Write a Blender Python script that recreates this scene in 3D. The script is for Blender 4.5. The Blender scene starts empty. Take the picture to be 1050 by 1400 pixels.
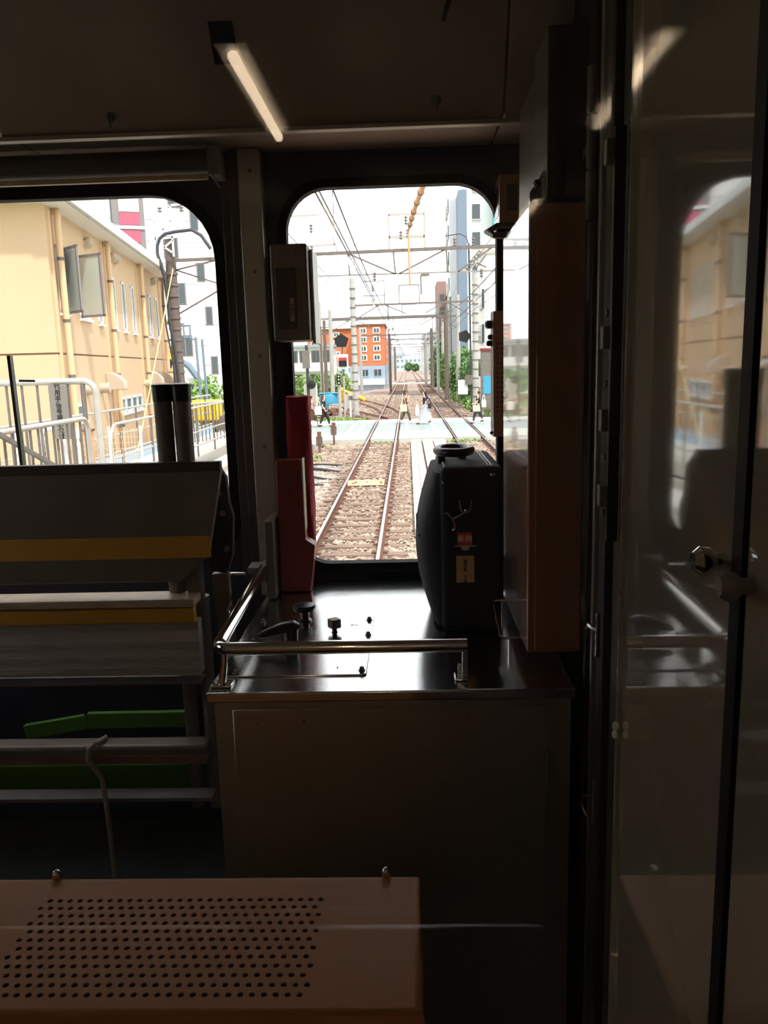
import bpy, bmesh, math, random
from mathutils import Vector, Matrix
from mathutils.geometry import tessellate_polygon
PI = math.pi
random.seed(7)
C = bpy.context.scene.collection
SC = bpy.context.scene

# ------------------------------------------------------------------ camera, sky, sun, lamps, exposure
cam = bpy.data.cameras.new('camera'); cam_o = bpy.data.objects.new('camera', cam); C.objects.link(cam_o)
cam.sensor_fit = 'VERTICAL'; cam.sensor_height = 36.0; cam.lens = 1100 / 1400 * 36
cam.clip_start = 0.02; cam.clip_end = 2000
cam_o.matrix_world = (Matrix.Translation((1.1, 0, 2.98)) @ Matrix.Rotation(0.03365, 4, 'Z')
                      @ Matrix.Rotation(PI / 2 - 0.18076, 4, 'X') @ Matrix.Rotation(-0.028, 4, 'Z'))
SC.camera = cam_o
wd = bpy.data.worlds.new('sky'); SC.world = wd; wd.use_nodes = True
bg = wd.node_tree.nodes['Background']; bg.inputs[0].default_value = (0.93, 0.965, 1.0, 1); bg.inputs[1].default_value = 1.75
sun = bpy.data.lights.new('sun', 'SUN'); sun.energy = 3.9; sun.angle = math.radians(3); sun.color = (1, 0.95, 0.87)
sun_o = bpy.data.objects.new('sun', sun); C.objects.link(sun_o); sun_o.location = (0, 0, 60)
sun_o.rotation_euler = Vector((0.30, -0.42, 0.86)).to_track_quat('Z', 'Y').to_euler()
vs = SC.view_settings; vs.view_transform = 'Standard'; vs.look = 'None'; vs.exposure = 0.25; vs.gamma = 1.0
vs.use_curve_mapping = False
SC.display_settings.display_device = 'sRGB'

# ------------------------------------------------------------------ materials
def lin(c):
    return tuple(((v / 255) / 12.92 if v / 255 <= 0.04045 else ((v / 255 + 0.055) / 1.055) ** 2.4) for v in c)
def mat(name, rgb, rough=0.6, metal=0.0, noise=0.0, nscale=8.0, bump=0.0, bscale=40.0, coat=0.0, emit=None, es=0.0, stretch=None, spec=None, rgb2=None):
    m = bpy.data.materials.new(name); m.use_nodes = True
    nt = m.node_tree; b = nt.nodes['Principled BSDF']; col = lin(rgb)
    b.inputs['Base Color'].default_value = (*col, 1); b.inputs['Roughness'].default_value = rough
    b.inputs['Metallic'].default_value = metal; b.inputs['Coat Weight'].default_value = coat
    b.inputs['Coat Roughness'].default_value = 0.03
    if spec is not None: b.inputs['Specular IOR Level'].default_value = spec
    tc = nt.nodes.new('ShaderNodeTexCoord'); src = tc.outputs['Object']
    if stretch:
        mp = nt.nodes.new('ShaderNodeMapping'); mp.inputs['Scale'].default_value = stretch
        nt.links.new(src, mp.inputs[0]); src = mp.outputs[0]
    if noise > 0 or rgb2:
        n = nt.nodes.new('ShaderNodeTexNoise'); n.inputs['Scale'].default_value = nscale; n.inputs['Detail'].default_value = 5
        nt.links.new(src, n.inputs['Vector'])
        r = nt.nodes.new('ShaderNodeValToRGB'); r.color_ramp.elements[0].position = 0.3; r.color_ramp.elements[1].position = 0.7
        c2 = lin(rgb2) if rgb2 else tuple(min(1, v * (1 + noise)) for v in col)
        c1 = col if rgb2 else tuple(v * (1 - noise) for v in col)
        r.color_ramp.elements[0].color = (*c1, 1); r.color_ramp.elements[1].color = (*c2, 1)
        nt.links.new(n.outputs['Fac'], r.inputs[0]); nt.links.new(r.outputs[0], b.inputs['Base Color'])
    if bump > 0:
        n2 = nt.nodes.new('ShaderNodeTexNoise'); n2.inputs['Scale'].default_value = bscale; n2.inputs['Detail'].default_value = 4
        nt.links.new(src, n2.inputs['Vector'])
        bp = nt.nodes.new('ShaderNodeBump'); bp.inputs['Strength'].default_value = bump; bp.inputs['Distance'].default_value = 0.01
        nt.links.new(n2.outputs['Fac'], bp.inputs['Height']); nt.links.new(bp.outputs[0], b.inputs['Normal'])
    if emit:
        b.inputs['Emission Color'].default_value = (*lin(emit), 1); b.inputs['Emission Strength'].default_value = es
    return m
def pane_mat(name, tint=(1, 1, 1), ior=1.45):
    m = bpy.data.materials.new(name); m.use_nodes = True; nt = m.node_tree; nt.nodes.clear()
    o = nt.nodes.new('ShaderNodeOutputMaterial'); mx = nt.nodes.new('ShaderNodeMixShader')
    t = nt.nodes.new('ShaderNodeBsdfTransparent'); t.inputs[0].default_value = (*tint, 1)
    g = nt.nodes.new('ShaderNodeBsdfGlossy'); g.inputs['Roughness'].default_value = 0.0
    f = nt.nodes.new('ShaderNodeFresnel'); f.inputs[0].default_value = ior
    ge = nt.nodes.new('ShaderNodeNewGeometry'); inv = nt.nodes.new('ShaderNodeMath'); inv.operation = 'SUBTRACT'; inv.inputs[0].default_value = 1
    mu = nt.nodes.new('ShaderNodeMath'); mu.operation = 'MULTIPLY'      # the far face of a thin pane adds no reflection of its own
    nt.links.new(ge.outputs['Backfacing'], inv.inputs[1]); nt.links.new(inv.outputs[0], mu.inputs[0]); nt.links.new(f.outputs[0], mu.inputs[1])
    nt.links.new(mu.outputs[0], mx.inputs[0]); nt.links.new(t.outputs[0], mx.inputs[1]); nt.links.new(g.outputs[0], mx.inputs[2])
    nt.links.new(mx.outputs[0], o.inputs[0]); return m
M = dict(
    cream=mat('cream paint', (172, 116, 72), 0.5, noise=0.03, spec=0.15),
    ceilp=mat('cab lining', (156, 136, 120), 0.5, noise=0.05, bump=0.05, bscale=200),
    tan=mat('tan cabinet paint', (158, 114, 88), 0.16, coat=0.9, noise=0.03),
    panel=mat('grey door paint', (146, 138, 124), 0.05, coat=1.0, noise=0.02, nscale=3),
    navy=mat('navy frame paint', (46, 48, 62), 0.5, noise=0.08),
    rubber=mat('black rubber', (16, 16, 19), 0.7, spec=0.2),
    black=mat('black plastic', (22, 22, 24), 0.28),
    fabric=mat('black nylon', (32, 32, 38), 0.75, bump=0.3, bscale=500),
    alu=mat('aluminium', (178, 172, 162), 0.38, 0.75, noise=0.1, nscale=3, stretch=(1, 1, 0.1)),
    steel=mat('brushed stainless', (214, 214, 212), 0.13, 1.0, noise=0.04, nscale=30, bump=0.03, bscale=60, stretch=(0.3, 30, 30)),
    steelv=mat('stainless cupboard front', (196, 194, 186), 0.3, 0.75, noise=0.06, nscale=30, bump=0.1, bscale=50, stretch=(0.25, 1, 8)),
    chrome=mat('chrome', (214, 210, 204), 0.1, 1.0),
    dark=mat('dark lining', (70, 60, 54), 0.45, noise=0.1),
    darker=mat('blackened lining', (40, 35, 33), 0.5, noise=0.1),
    floor=mat('cab floor', (60, 62, 60), 0.6, noise=0.2),
    red=mat('red painted metal', (126, 40, 38), 0.3, noise=0.12),
    redcloth=mat('red cloth', (150, 18, 36), 0.85, bump=0.5, bscale=120),
    yellow=mat('yellow tape', (196, 142, 40), 0.5, noise=0.1),
    beigem=mat('worn beige metal', (186, 160, 126), 0.45, noise=0.15, nscale=12),
    greys=mat('ribbed grey metal', (118, 108, 96), 0.45, 0.4, noise=0.1),
    green=mat('green paint', (72, 120, 28), 0.6),
    rope=mat('rope', (170, 160, 140), 0.9, bump=0.6, bscale=300),
    paper=mat('tan paper', (196, 160, 108), 0.8, noise=0.06), sticker=mat('red sticker', (196, 44, 44), 0.5, noise=0.15),
    white=mat('white paint', (235, 235, 232), 0.6, noise=0.03), ink=mat('dark ink', (40, 36, 34), 0.7), redink=mat('red ink', (190, 50, 40), 0.7),
    cloth_g=mat('grey nylon', (60, 60, 66), 0.8, bump=0.3, bscale=300), screen=mat('dark display', (20, 20, 22), 0.12),
    glass=pane_mat('clear pane'), tube=mat('lit tube', (255, 246, 226), 0.5, emit=(255, 226, 190), es=24.0),
    saloon=mat('saloon lining', (170, 162, 150), 0.6),
    # outside
    ballast=mat('ballast ground', (128, 106, 94), 0.95, rgb2=(178, 158, 144), nscale=16, bump=0.9, bscale=30),
    stone=mat('ballast stone', (116, 96, 84), 0.9, rgb2=(194, 176, 158), nscale=3.5),
    stoneg=mat('grey ballast stone', (134, 132, 128), 0.9, rgb2=(190, 188, 184), nscale=3.5),
    sleeper=mat('weathered sleeper', (112, 90, 76), 0.9, rgb2=(150, 128, 112), nscale=6, bump=0.5, bscale=30, stretch=(0.4, 4, 1)),
    railside=mat('rusty rail side', (112, 76, 58), 0.8, noise=0.25), railtop=mat('worn rail head', (206, 200, 200), 0.22, 0.9),
    railrust=mat('rusty rail head', (150, 112, 96), 0.5, 0.3, noise=0.2),
    plank=mat('white timber', (196, 188, 174), 0.85, noise=0.12, nscale=9, stretch=(6, 0.6, 1), bump=0.4),
    conc=mat('pale concrete', (192, 194, 186), 0.85, noise=0.06, nscale=2), asphalt=mat('road asphalt', (146, 154, 152), 0.9, noise=0.08, nscale=3),
    line=mat('road paint', (240, 240, 238), 0.7),
    bw=mat('ochre render', (212, 182, 148), 0.85, noise=0.03, nscale=0.8), bwj=mat('render joint', (128, 100, 76), 0.9),
    trimw=mat('pale trim', (228, 228, 228), 0.4, noise=0.03), pipe=mat('cream downpipe', (224, 192, 152), 0.5),
    vent=mat('vent cover', (196, 180, 160), 0.5), win=mat('window glass', (120, 140, 144), 0.08, spec=0.8), winl=mat('pale frosted glass', (196, 204, 196), 0.3),
    wind=mat('dark window glass', (70, 80, 84), 0.1, spec=0.8),
    galv=mat('galvanised steel', (186, 180, 172), 0.45, 0.3, noise=0.08), galvd=mat('weathered steel', (120, 112, 106), 0.6, 0.3, noise=0.15),
    cpole=mat('concrete pole', (178, 176, 170), 0.9, noise=0.1, nscale=2), cpoled=mat('dark pole', (112, 98, 92), 0.85, noise=0.2),
    wap=mat('white cladding', (240, 240, 240), 0.7, noise=0.02), wapj=mat('cladding joint', (176, 178, 180), 0.8),
    pink=mat('pink glass', (196, 92, 116), 0.3), greyf=mat('grey frame', (136, 128, 130), 0.5),
    orange=mat('orange tile wall', (212, 124, 84), 0.8, noise=0.06, nscale=1), blueg=mat('blue grey wall', (160, 178, 196), 0.7, noise=0.04),
    bluet=mat('blue grey tower', (120, 136, 156), 0.6, noise=0.03), brown=mat('brown wall', (150, 118, 112), 0.8), teal=mat('teal sign', (40, 190, 178), 0.5),
    leaf=mat('green leaves', (96, 132, 66), 0.7, rgb2=(150, 182, 98), nscale=1.5), leafd=mat('dark green leaves', (78, 116, 72), 0.7, rgb2=(122, 158, 92), nscale=1.5),  # tree greens lightened to stand in for distance haze
    bark=mat('bark', (96, 80, 66), 0.9), bluetank=mat('blue plastic', (60, 150, 184), 0.5), rust=mat('rust', (122, 88, 70), 0.9, noise=0.2),
    soil=mat('grassy soil', (128, 120, 92), 0.95, rgb2=(118, 150, 76), nscale=2.5, bump=0.5), far=mat('far building', (190, 198, 208), 0.8), far2=mat('far building dark', (160, 168, 178), 0.8),  # far building greys have the distance haze mixed into the colour
    yel=mat('safety yellow', (240, 196, 50), 0.5), wire=mat('overhead wire', (104, 98, 96), 0.6), wirel=mat('pale wire', (150, 146, 144), 0.6),
    ocable=mat('orange cable guard', (218, 160, 112), 0.6, noise=0.1), duct=mat('black cable', (60, 62, 66), 0.6),
    skin=mat('skin', (222, 178, 150), 0.6), hair=mat('dark brown hair', (52, 36, 32), 0.6), hair2=mat('brown hair', (110, 62, 46), 0.6),
    kblack=mat('black cloth', (38, 38, 42), 0.9), kwhite=mat('white cloth', (232, 228, 222), 0.9), kolive=mat('olive cloth', (84, 86, 66), 0.9),
    knavy=mat('navy cloth', (46, 50, 78), 0.9), kblue=mat('pale blue cloth', (186, 196, 208), 0.9, noise=0.1, nscale=20), kbrown=mat('brown cloth', (90, 72, 56), 0.9),
    kpink=mat('dusty pink cloth', (176, 140, 134), 0.9), kcream=mat('cream canvas', (232, 214, 176), 0.9), ksl=mat('slate cloth', (66, 64, 84), 0.9),
    signgrey=mat('grey sign board', (128, 122, 114), 0.6), paleyel=mat('pale yellow board', (226, 208, 150), 0.6), signalred=mat('signal lamp panel', (190, 40, 50), 0.5, emit=(255, 40, 50), es=0.6),
)

M['steelv'].node_tree.nodes['Principled BSDF'].inputs['Anisotropic'].default_value = 0.8
# ------------------------------------------------------------------ helpers
class MB:
    def __init__(s): s.v = []; s.f = []; s.m = []; s.cur = 0
    def add(s, vs_, fs):
        o = len(s.v); s.v += [tuple(v) for v in vs_]; s.f += [tuple(i + o for i in f) for f in fs]; s.m += [s.cur] * len(fs); return s
    def box(s, x0, x1, y0, y1, z0, z1, T=None):
        P = [(x, y, z) for z in (z0, z1) for y in (y0, y1) for x in (x0, x1)]
        if T is not None: P = [T @ Vector(p) for p in P]
        return s.add(P, [(0, 2, 3, 1), (4, 5, 7, 6), (0, 1, 5, 4), (2, 6, 7, 3), (0, 4, 6, 2), (1, 3, 7, 5)])
    def bar(s, a, b, w, h=None, up=(0, 0, 1)):
        a = Vector(a); b = Vector(b); h = h or w; d = (b - a).normalized(); u = Vector(up)
        if abs(d.dot(u)) > 0.98: u = Vector((1, 0, 0))
        r = d.cross(u).normalized(); u = r.cross(d)
        P = [p + r * sx * w / 2 + u * sz * h / 2 for p in (a, b) for sx, sz in ((-1, -1), (1, -1), (1, 1), (-1, 1))]
        return s.add(P, [(0, 1, 2, 3), (7, 6, 5, 4), (0, 4, 5, 1), (1, 5, 6, 2), (2, 6, 7, 3), (3, 7, 4, 0)])
    def tube(s, path, r, n=8, closed=False, sx=1.0):
        P = [Vector(p) for p in path]; k = len(P); rr = r if isinstance(r, (list, tuple)) else [r] * k; V = []; pu = None
        for i, p in enumerate(P):
            if closed: d = P[(i + 1) % k] - P[i - 1]
            else: d = P[min(i + 1, k - 1)] - P[max(i - 1, 0)]
            d.normalize()
            if pu is None: pu = Vector((0, 0, 1)) if abs(d.z) < 0.9 else Vector((1, 0, 0))
            u = (pu - d * pu.dot(d)).normalized(); pu = u; w = d.cross(u)
            V += [p + (u * math.cos(t) + w * math.sin(t) * sx) * rr[i] for t in (2 * PI * j / n for j in range(n))]
        F = [(i * n + j, i * n + (j + 1) % n, ((i + 1) % k) * n + (j + 1) % n, ((i + 1) % k) * n + j) for i in range(k if closed else k - 1) for j in range(n)]
        if not closed: F += [tuple(range(n - 1, -1, -1)), tuple((k - 1) * n + j for j in range(n))]
        return s.add(V, F)
    def cyl(s, a, b, r, n=16, r2=None): return s.tube([a, b], [r, r if r2 is None else r2], n)
    def lathe(s, prof, c, n=20, axis='z'):
        V = []
        for r, h in prof:
            for j in range(n):
                t = 2 * PI * j / n; x, y = r * math.cos(t), r * math.sin(t)
                V.append({'z': (c[0] + x, c[1] + y, c[2] + h), 'y': (c[0] + x, c[1] + h, c[2] + y), 'x': (c[0] + h, c[1] + x, c[2] + y)}[axis])
        k = len(prof); F = [(i * n + j, i * n + (j + 1) % n, (i + 1) * n + (j + 1) % n, (i + 1) * n + j) for i in range(k - 1) for j in range(n)]
        F += [tuple(range(n - 1, -1, -1)), tuple((k - 1) * n + j for j in range(n))]
        return s.add(V, F)
    def prism(s, poly, d, T=None):
        """poly in local xy extruded d along local z; T maps local to world"""
        n = len(poly); V = [Vector((x, y, 0)) for x, y in poly] + [Vector((x, y, d)) for x, y in poly]
        if T is not None: V = [T @ v for v in V]
        return s.add(V, [tuple(range(n - 1, -1, -1)), tuple(range(n, 2 * n))] + [(i, (i + 1) % n, n + (i + 1) % n, n + i) for i in range(n)])
    def ball(s, c, r, n=10, sc=(1, 1, 1)):
        prof = [(math.sin(PI * i / n) * 1.0, -math.cos(PI * i / n)) for i in range(n + 1)]; m = n + 4; V = []
        for q, h in prof:
            q = max(q, 0.02)
            V += [(c[0] + q * math.cos(2 * PI * j / m) * r * sc[0], c[1] + q * math.sin(2 * PI * j / m) * r * sc[1], c[2] + h * r * sc[2]) for j in range(m)]
        F = [(i * m + j, i * m + (j + 1) % m, (i + 1) * m + (j + 1) % m, (i + 1) * m + j) for i in range(n) for j in range(m)]
        F += [tuple(range(m - 1, -1, -1)), tuple(n * m + j for j in range(m))]
        return s.add(V, F)
    def mesh(s, name, mats, smooth=False):
        me = bpy.data.meshes.new(name); me.from_pydata(s.v, [], s.f); me.validate()
        for m in (mats if isinstance(mats, (list, tuple)) else [mats]): me.materials.append(m)
        if isinstance(mats, (list, tuple)) and len(me.polygons) == len(s.m): me.polygons.foreach_set('material_index', s.m)
        bm = bmesh.new(); bm.from_mesh(me); bmesh.ops.recalc_face_normals(bm, faces=bm.faces); bm.to_mesh(me); bm.free()
        if smooth:
            me.polygons.foreach_set('use_smooth', [True] * len(me.polygons)); me.set_sharp_from_angle(angle=math.radians(38))
        me.update(); return me
    def obj(s, name, mats, parent=None, bevel=0, smooth=False, seg=2, **kw):
        o = bpy.data.objects.new(name, s.mesh(name, mats, smooth or bevel > 0)); C.objects.link(o)
        if parent is not None:
            o.parent = parent; bpy.context.view_layer.update if False else None
            o.matrix_parent_inverse = parent_world(parent).inverted()
        if bevel:
            b = o.modifiers.new('Bevel', 'BEVEL'); b.width = bevel; b.segments = seg; b.limit_method = 'ANGLE'; b.angle_limit = math.radians(40)
        tag(o, **kw); return o
def local(o):
    return Matrix.LocRotScale(o.location, o.rotation_euler, o.scale)
def parent_world(o):
    return (parent_world(o.parent) @ o.matrix_parent_inverse @ local(o)) if o.parent else local(o)
def tag(o, label=None, cat=None, group=None, kind=None):
    if label: o['label'] = label
    if cat: o['category'] = cat
    if group: o['group'] = group
    if kind: o['kind'] = kind
    return o
def thing(name, label, cat, loc=(0, 0, 0), group=None):
    o = bpy.data.objects.new(name, None); C.objects.link(o); o.location = loc; o.empty_display_size = 0.1
    return tag(o, label, cat, group)
def copy_tree(o, dloc, label=None):
    mp = {}
    def rec(q, par):
        c = q.copy(); C.objects.link(c)
        if par is not None: c.parent = par; c.matrix_parent_inverse = q.matrix_parent_inverse.copy()
        for ch in [x for x in C.objects if x.parent is q]: rec(ch, c)
        return c
    r = rec(o, None); r.location = Vector(o.location) + Vector(dloc)
    if label: r['label'] = label
    return r
def rrect(x0, x1, z0, z1, r, n=8):
    rs = r if isinstance(r, (list, tuple)) else [r] * 4   # br, tr, tl, bl
    pts = []
    for (cx, cz, a0), q in zip(((x1, z0, -90), (x1, z1, 0), (x0, z1, 90), (x0, z0, 180)), rs):
        ox = cx - q if cx == x1 else cx + q; oz = cz + q if cz == z0 else cz - q
        pts += [(ox + q * math.cos(math.radians(a0 + 90 * i / n)), oz + q * math.sin(math.radians(a0 + 90 * i / n))) for i in range(n + 1)]
    return pts
def plate(mb, outer, holes, y0, y1):
    """plate in the xz plane with holes, between y0 and y1"""
    loops = [outer] + holes; tri = tessellate_polygon([[Vector((x, z, 0)) for x, z in l] for l in loops])
    flat = [p for l in loops for p in l]; n = len(flat)
    V = [(x, y0, z) for x, z in flat] + [(x, y1, z) for x, z in flat]
    F = [tuple(t) for t in tri] + [tuple(i + n for i in reversed(t)) for t in tri]; o = 0
    for l in loops:
        k = len(l); F += [(o + i, o + (i + 1) % k, n + o + (i + 1) % k, n + o + i) for i in range(k)]; o += k
    return mb.add(V, F)
def text(s, name, size, T, m, parent=None, ext=0.0004, vertical=False, **kw):
    cu = bpy.data.curves.new(name, 'FONT'); cu.body = '\n'.join(s) if vertical else s; cu.size = size; cu.extrude = ext
    cu.align_x = 'CENTER'; cu.align_y = 'CENTER'; cu.space_line = 1.0 if vertical else 0.9; cu.resolution_u = 2; cu.offset = size * 0.018 if vertical else 0
    t = bpy.data.objects.new(name, cu); C.objects.link(t); bpy.context.view_layer.update()
    me = bpy.data.meshes.new_from_object(t.evaluated_get(bpy.context.evaluated_depsgraph_get())); bpy.data.objects.remove(t)
    me.transform(T); me.materials.clear(); me.materials.append(m)
    o = bpy.data.objects.new(name, me); C.objects.link(o)
    if parent is not None: o.parent = parent; o.matrix_parent_inverse = parent_world(parent).inverted()
    tag(o, **kw); return o
FACE = Matrix.Rotation(PI / 2, 4, 'X')            # text/prism facing -Y
def TR(x, y, z): return Matrix.Translation((x, y, z))
def arc(c, r, a0, a1, n, plane='xy'):
    out = []
    for i in range(n + 1):
        t = math.radians(a0 + (a1 - a0) * i / n); u, v = r * math.cos(t), r * math.sin(t)
        out.append({'xy': (c[0] + u, c[1] + v, c[2]), 'xz': (c[0] + u, c[1], c[2] + v), 'yz': (c[0], c[1] + u, c[2] + v)}[plane])
    return out

# ================================================================== THE SETTING: the driver's cab
S = dict(kind='structure')
FL = 1.30
wf = MB(); plate(wf, [(-1.5, FL), (1.6, FL), (1.6, 4.05), (-1.5, 4.05)],
      [rrect(0.705, 1.405, 2.29, 3.558, [0.1, 0.14, 0.14, 0.1]), rrect(-0.95, 0.487, 2.36, 3.555, [0.1, 0.22, 0.22, 0.1])], 2.78, 2.80)
wf.obj('wall_front', M['navy'], **S)
MB().box(1.56, 1.62, -8, 2.84, FL, 4.05).obj('wall_right', M['darker'], **S)
YZ = Matrix(((0, 1, 0, 0), (1, 0, 0, 0), (0, 0, 1, 0), (0, 0, 0, 1)))
wl = MB(); plate(wl, [(-8, FL), (2.84, FL), (2.84, 4.05), (-8, 4.05)], [rrect(1.25, 2.05, 2.58, 3.35, 0.08, 5)], -1.56, -1.5); wl.v = [(y, x, z) for x, y, z in wl.v]
wl = wl.obj('wall_left', M['dark'], **S)
MB().box(-1.535, -1.529, 1.23, 2.07, 2.56, 3.37).obj('window_3', M['glass'], label='unseen window of the left cab side door, added for fill light', **S)  # out of view, put in and sized to bring fill light into the cab
MB().box(-1.56, 1.62, -8, 2.84, FL - 0.06, FL).obj('floor', M['floor'], **S)
MB().box(-1.56, 1.62, -8, 2.84, 4.05, 4.10).obj('ceiling', M['ceilp'], **S)
MB().box(-1.56, 1.62, -8.06, -8, FL, 4.10).obj('wall_back', M['saloon'], **S)
# sloping lining above the windows, with its ledge
def fy(z): return 2.45 - 0.532 * (z - 3.65)
fw = MB()
for a, b in ((-1.5, -0.06), (-0.054, 1.385), (1.391, 1.56)):
    fw.prism([(fy(3.65), 3.65), (fy(4.05), 4.05), (2.78, 4.05), (2.78, 3.67), (2.45, 3.67)][:5], b - a, Matrix(((0, 0, 1, a), (1, 0, 0, 0), (0, 1, 0, 0), (0, 0, 0, 1))))
fascia = fw.obj('trim_1', M['ceilp'], bevel=0.003, label='brown sloping lining panel above the cab windows', **S)
MB().box(-1.5, 1.56, 2.43, 2.46, 3.640, 3.652).obj('trim_2', M['alu'], bevel=0.002, label='thin aluminium bead under the sloping lining', **S)
# wide pillar between the two windows
pl = MB().box(0.572, 0.645, 2.70, 2.779, 2.20, 3.668).obj('trim_3', M['alu'], bevel=0.004, label='aluminium pillar between the two windows', **S)
for z in (3.60, 3.29, 3.02, 2.72):
    MB().lathe([(0.0065, 0), (0.0065, -0.003), (0.003, -0.004)], (0.612, 2.70, z), 10, 'y').obj('screw', M['galvd'], pl, smooth=True)
pm = MB(); pm.box(0.540, 0.571, 2.715, 2.779, 2.24, 3.668); pm.box(0.508, 0.538, 2.735, 2.779, 2.24, 3.668)
pm.obj('trim_4', M['dark'], bevel=0.003, label='dark stepped moulding beside the pillar', **S)
# rubber seals round the windows
def seal(n, x0, x1, z0, z1, r, w, lab):
    mb = MB(); plate(mb, rrect(x0 - w, x1 + w, z0 - w, z1 + w, [q + w for q in r]), [rrect(x0, x1, z0, z1, r)], 2.752, 2.80)
    ro = mb.obj(n, M['rubber'], bevel=0.006, label=lab, **S)
    MB().prism([(x, z) for x, z in rrect(x0 - 0.01, x1 + 0.01, z0 - 0.01, z1 + 0.01, r)], 0.005, TR(0, 2.795, 0) @ FACE).obj('pane', M['glass'], ro)
seal('window_1', 0.712, 1.400, 2.296, 3.552, [0.09, 0.135, 0.135, 0.1], 0.028, 'rounded windscreen in front of the control desk')
seal('window_2', -0.95, 0.470, 2.37, 3.547, [0.09, 0.21, 0.21, 0.1], 0.036, 'wide rounded left windscreen')

# saloon lining behind the partition
MB().box(-1.49, -1.47, -7.9, 0.5, FL, 4.05).obj('wall_saloon_left', M['saloon'], **S)
MB().box(1.53, 1.55, -7.9, 0.5, FL, 4.05).obj('wall_saloon_right', M['saloon'], **S)
MB().box(-1.5, 1.55, -7.9, 0.5, 4.03, 4.048).obj('ceiling_saloon', M['white'], **S)
# partition between cab and saloon: window opening with the pane we look through
GY = 0.53
pw = MB(); plate(pw, [(-1.5, FL), (1.56, FL), (1.56, 4.05), (-1.5, 4.05)], [[(-0.7, 1.95), (1.245, 1.95), (1.245, 3.95), (-0.7, 3.95)]], GY - 0.02, GY + 0.02)
part = pw.obj('wall_partition', M['ceilp'], label='partition between saloon and cab with a large pane', **S)
MB().box(-0.7, 1.245, GY - 0.003, GY + 0.003, 1.95, 3.95).obj('pane', M['glass'], part)
gr = thing('guard_rail', 'chrome guard rail across the saloon side of the pane', 'rail', (0.3, 0.45, 2.53))
MB().cyl((-1.0, 0.45, 2.518), (1.225, 0.45, 2.518), 0.013, 16).obj('rail', M['chrome'], gr, smooth=True)
for x in (-0.9, 1.2): MB().tube([(x, 0.45, 2.51), (x, 0.45, 1.93), (x, 0.512, 1.90)], 0.007, 10).obj('bracket', M['chrome'], gr, smooth=True)
# saloon fluorescent tubes behind the camera (lit)
for i, (x, y) in enumerate(((0.62, -1.85), (0.62, -4.2), (0.62, -6.4))):
    t = thing('ceiling_light', 'lit fluorescent tube on the saloon ceiling behind the camera, %s' % ['nearest of the right row', 'middle of the right row', 'farthest of the right row', 'nearest of the left row', 'second of the left row', 'farthest of the left row'][i], 'lamp', (x, y, 3.86), 'saloon tubes')
    MB().box(x - 0.05, x + 0.05, y - 0.46, y + 0.46, 3.88, 4.05).obj('housing', M['white'], t, bevel=0.004)
    MB().cyl((x, y - 0.42, 3.86), (x, y + 0.42, 3.86), 0.016, 12).obj('lamp_tube', M['tube'], t, smooth=True)

# the two glossy door panels at the right, on the saloon side of the pane
dp = thing('partition_door', 'glossy grey sliding door leaf standing open close at the right, knob on its edge', 'door', (1.25, 0.42, FL))
MB().box(1.235, 1.262, 0.329, 0.503, FL + 0.01, 4.04).obj('door_leaf', M['panel'], dp, bevel=0.002)
MB().box(1.2325, 1.2352, 0.4995, 0.5035, FL + 0.01, 4.04).obj('edge_strip', M['panel'], dp)
kn = MB(); kn.lathe([(0.0035, 0), (0.0035, -0.004), (0.0062, -0.007), (0.0066, -0.011), (0.004, -0.014)], (1.235, 0.341, 2.893), 16, 'x')
kn.obj('knob', M['chrome'], dp, smooth=True, label='small chrome dome knob')
for z in (2.742, 2.736): MB().ball((1.2318, 0.5, z), 0.0028, 8, (0.8, 0.7, 1.1)).obj('buffer', M['white'], dp, smooth=True)
MB().box(1.2325, 1.262, 0.3185, 0.3285, FL + 0.01, 4.04).obj('gap_strip', M['rubber'], dp, label='black strip standing in for the shaded gap')  # black fill between the panels, painted in place of the gap's shade
d2 = thing('door_post', 'dark grey glossy door post at the right edge of the picture', 'post', (1.25, 0.24, FL))
MB().box(1.234, 1.262, 0.05, 0.318, FL + 0.01, 4.04).obj('post_face', M['panel'], d2, bevel=0.002)
kn = MB(); kn.lathe([(0.0035, 0), (0.0035, -0.004), (0.0058, -0.007), (0.006, -0.010), (0.004, -0.013)], (1.234, 0.3115, 2.890), 16, 'x')
kn.obj('knob', M['galvd'], d2, smooth=True, label='small dull knob')

# ================================================================== right side wall: door pillars and fittings
rp_ = thing('door_frame', 'dark brown side door frame right of the tan cabinet', 'frame', (1.52, 1.7, FL))
for (y0, y1, x, m) in ((1.83, 1.85, 1.505, 'dark'), (1.775, 1.822, 1.513, 'darker'), (1.755, 1.768, 1.503, 'alu'), (1.69, 1.748, 1.512, 'dark'), (1.655, 1.682, 1.504, 'darker'), (1.585, 1.65, 1.520, 'dark'), (1.53, 1.58, 1.512, 'darker')):
    MB().box(x, 1.558, y0, y1, FL, 4.03).obj('upright', M[m], rp_, bevel=0.003)
wk = MB()
MB().box(1.49, 1.512, 1.585, 1.60, 2.62, 3.40).obj('glazing_strip', M['black'], rp_, bevel=0.002)
for z in (3.36, 3.02, 2.86, 2.71):
    MB().box(1.478, 1.511, 1.60, 1.622, z - 0.022, z + 0.022).obj('clip', M['galvd'], rp_, bevel=0.002)
for z in (3.07, 2.93, 2.78, 2.665): MB().lathe([(0.007, 0), (0.007, -0.004), (0.004, -0.005)], (1.504, 1.668, z), 8, 'x').obj('screw', M['galvd'], rp_, smooth=True)
lv = thing('door_lever', 'small bright steel hook lever low on the side door frame', 'latch', (1.51, 1.70, 2.36))
MB().box(1.498, 1.512, 1.692, 1.706, 2.335, 2.435).obj('back_plate', M['steel'], lv, bevel=0.002)
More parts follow.
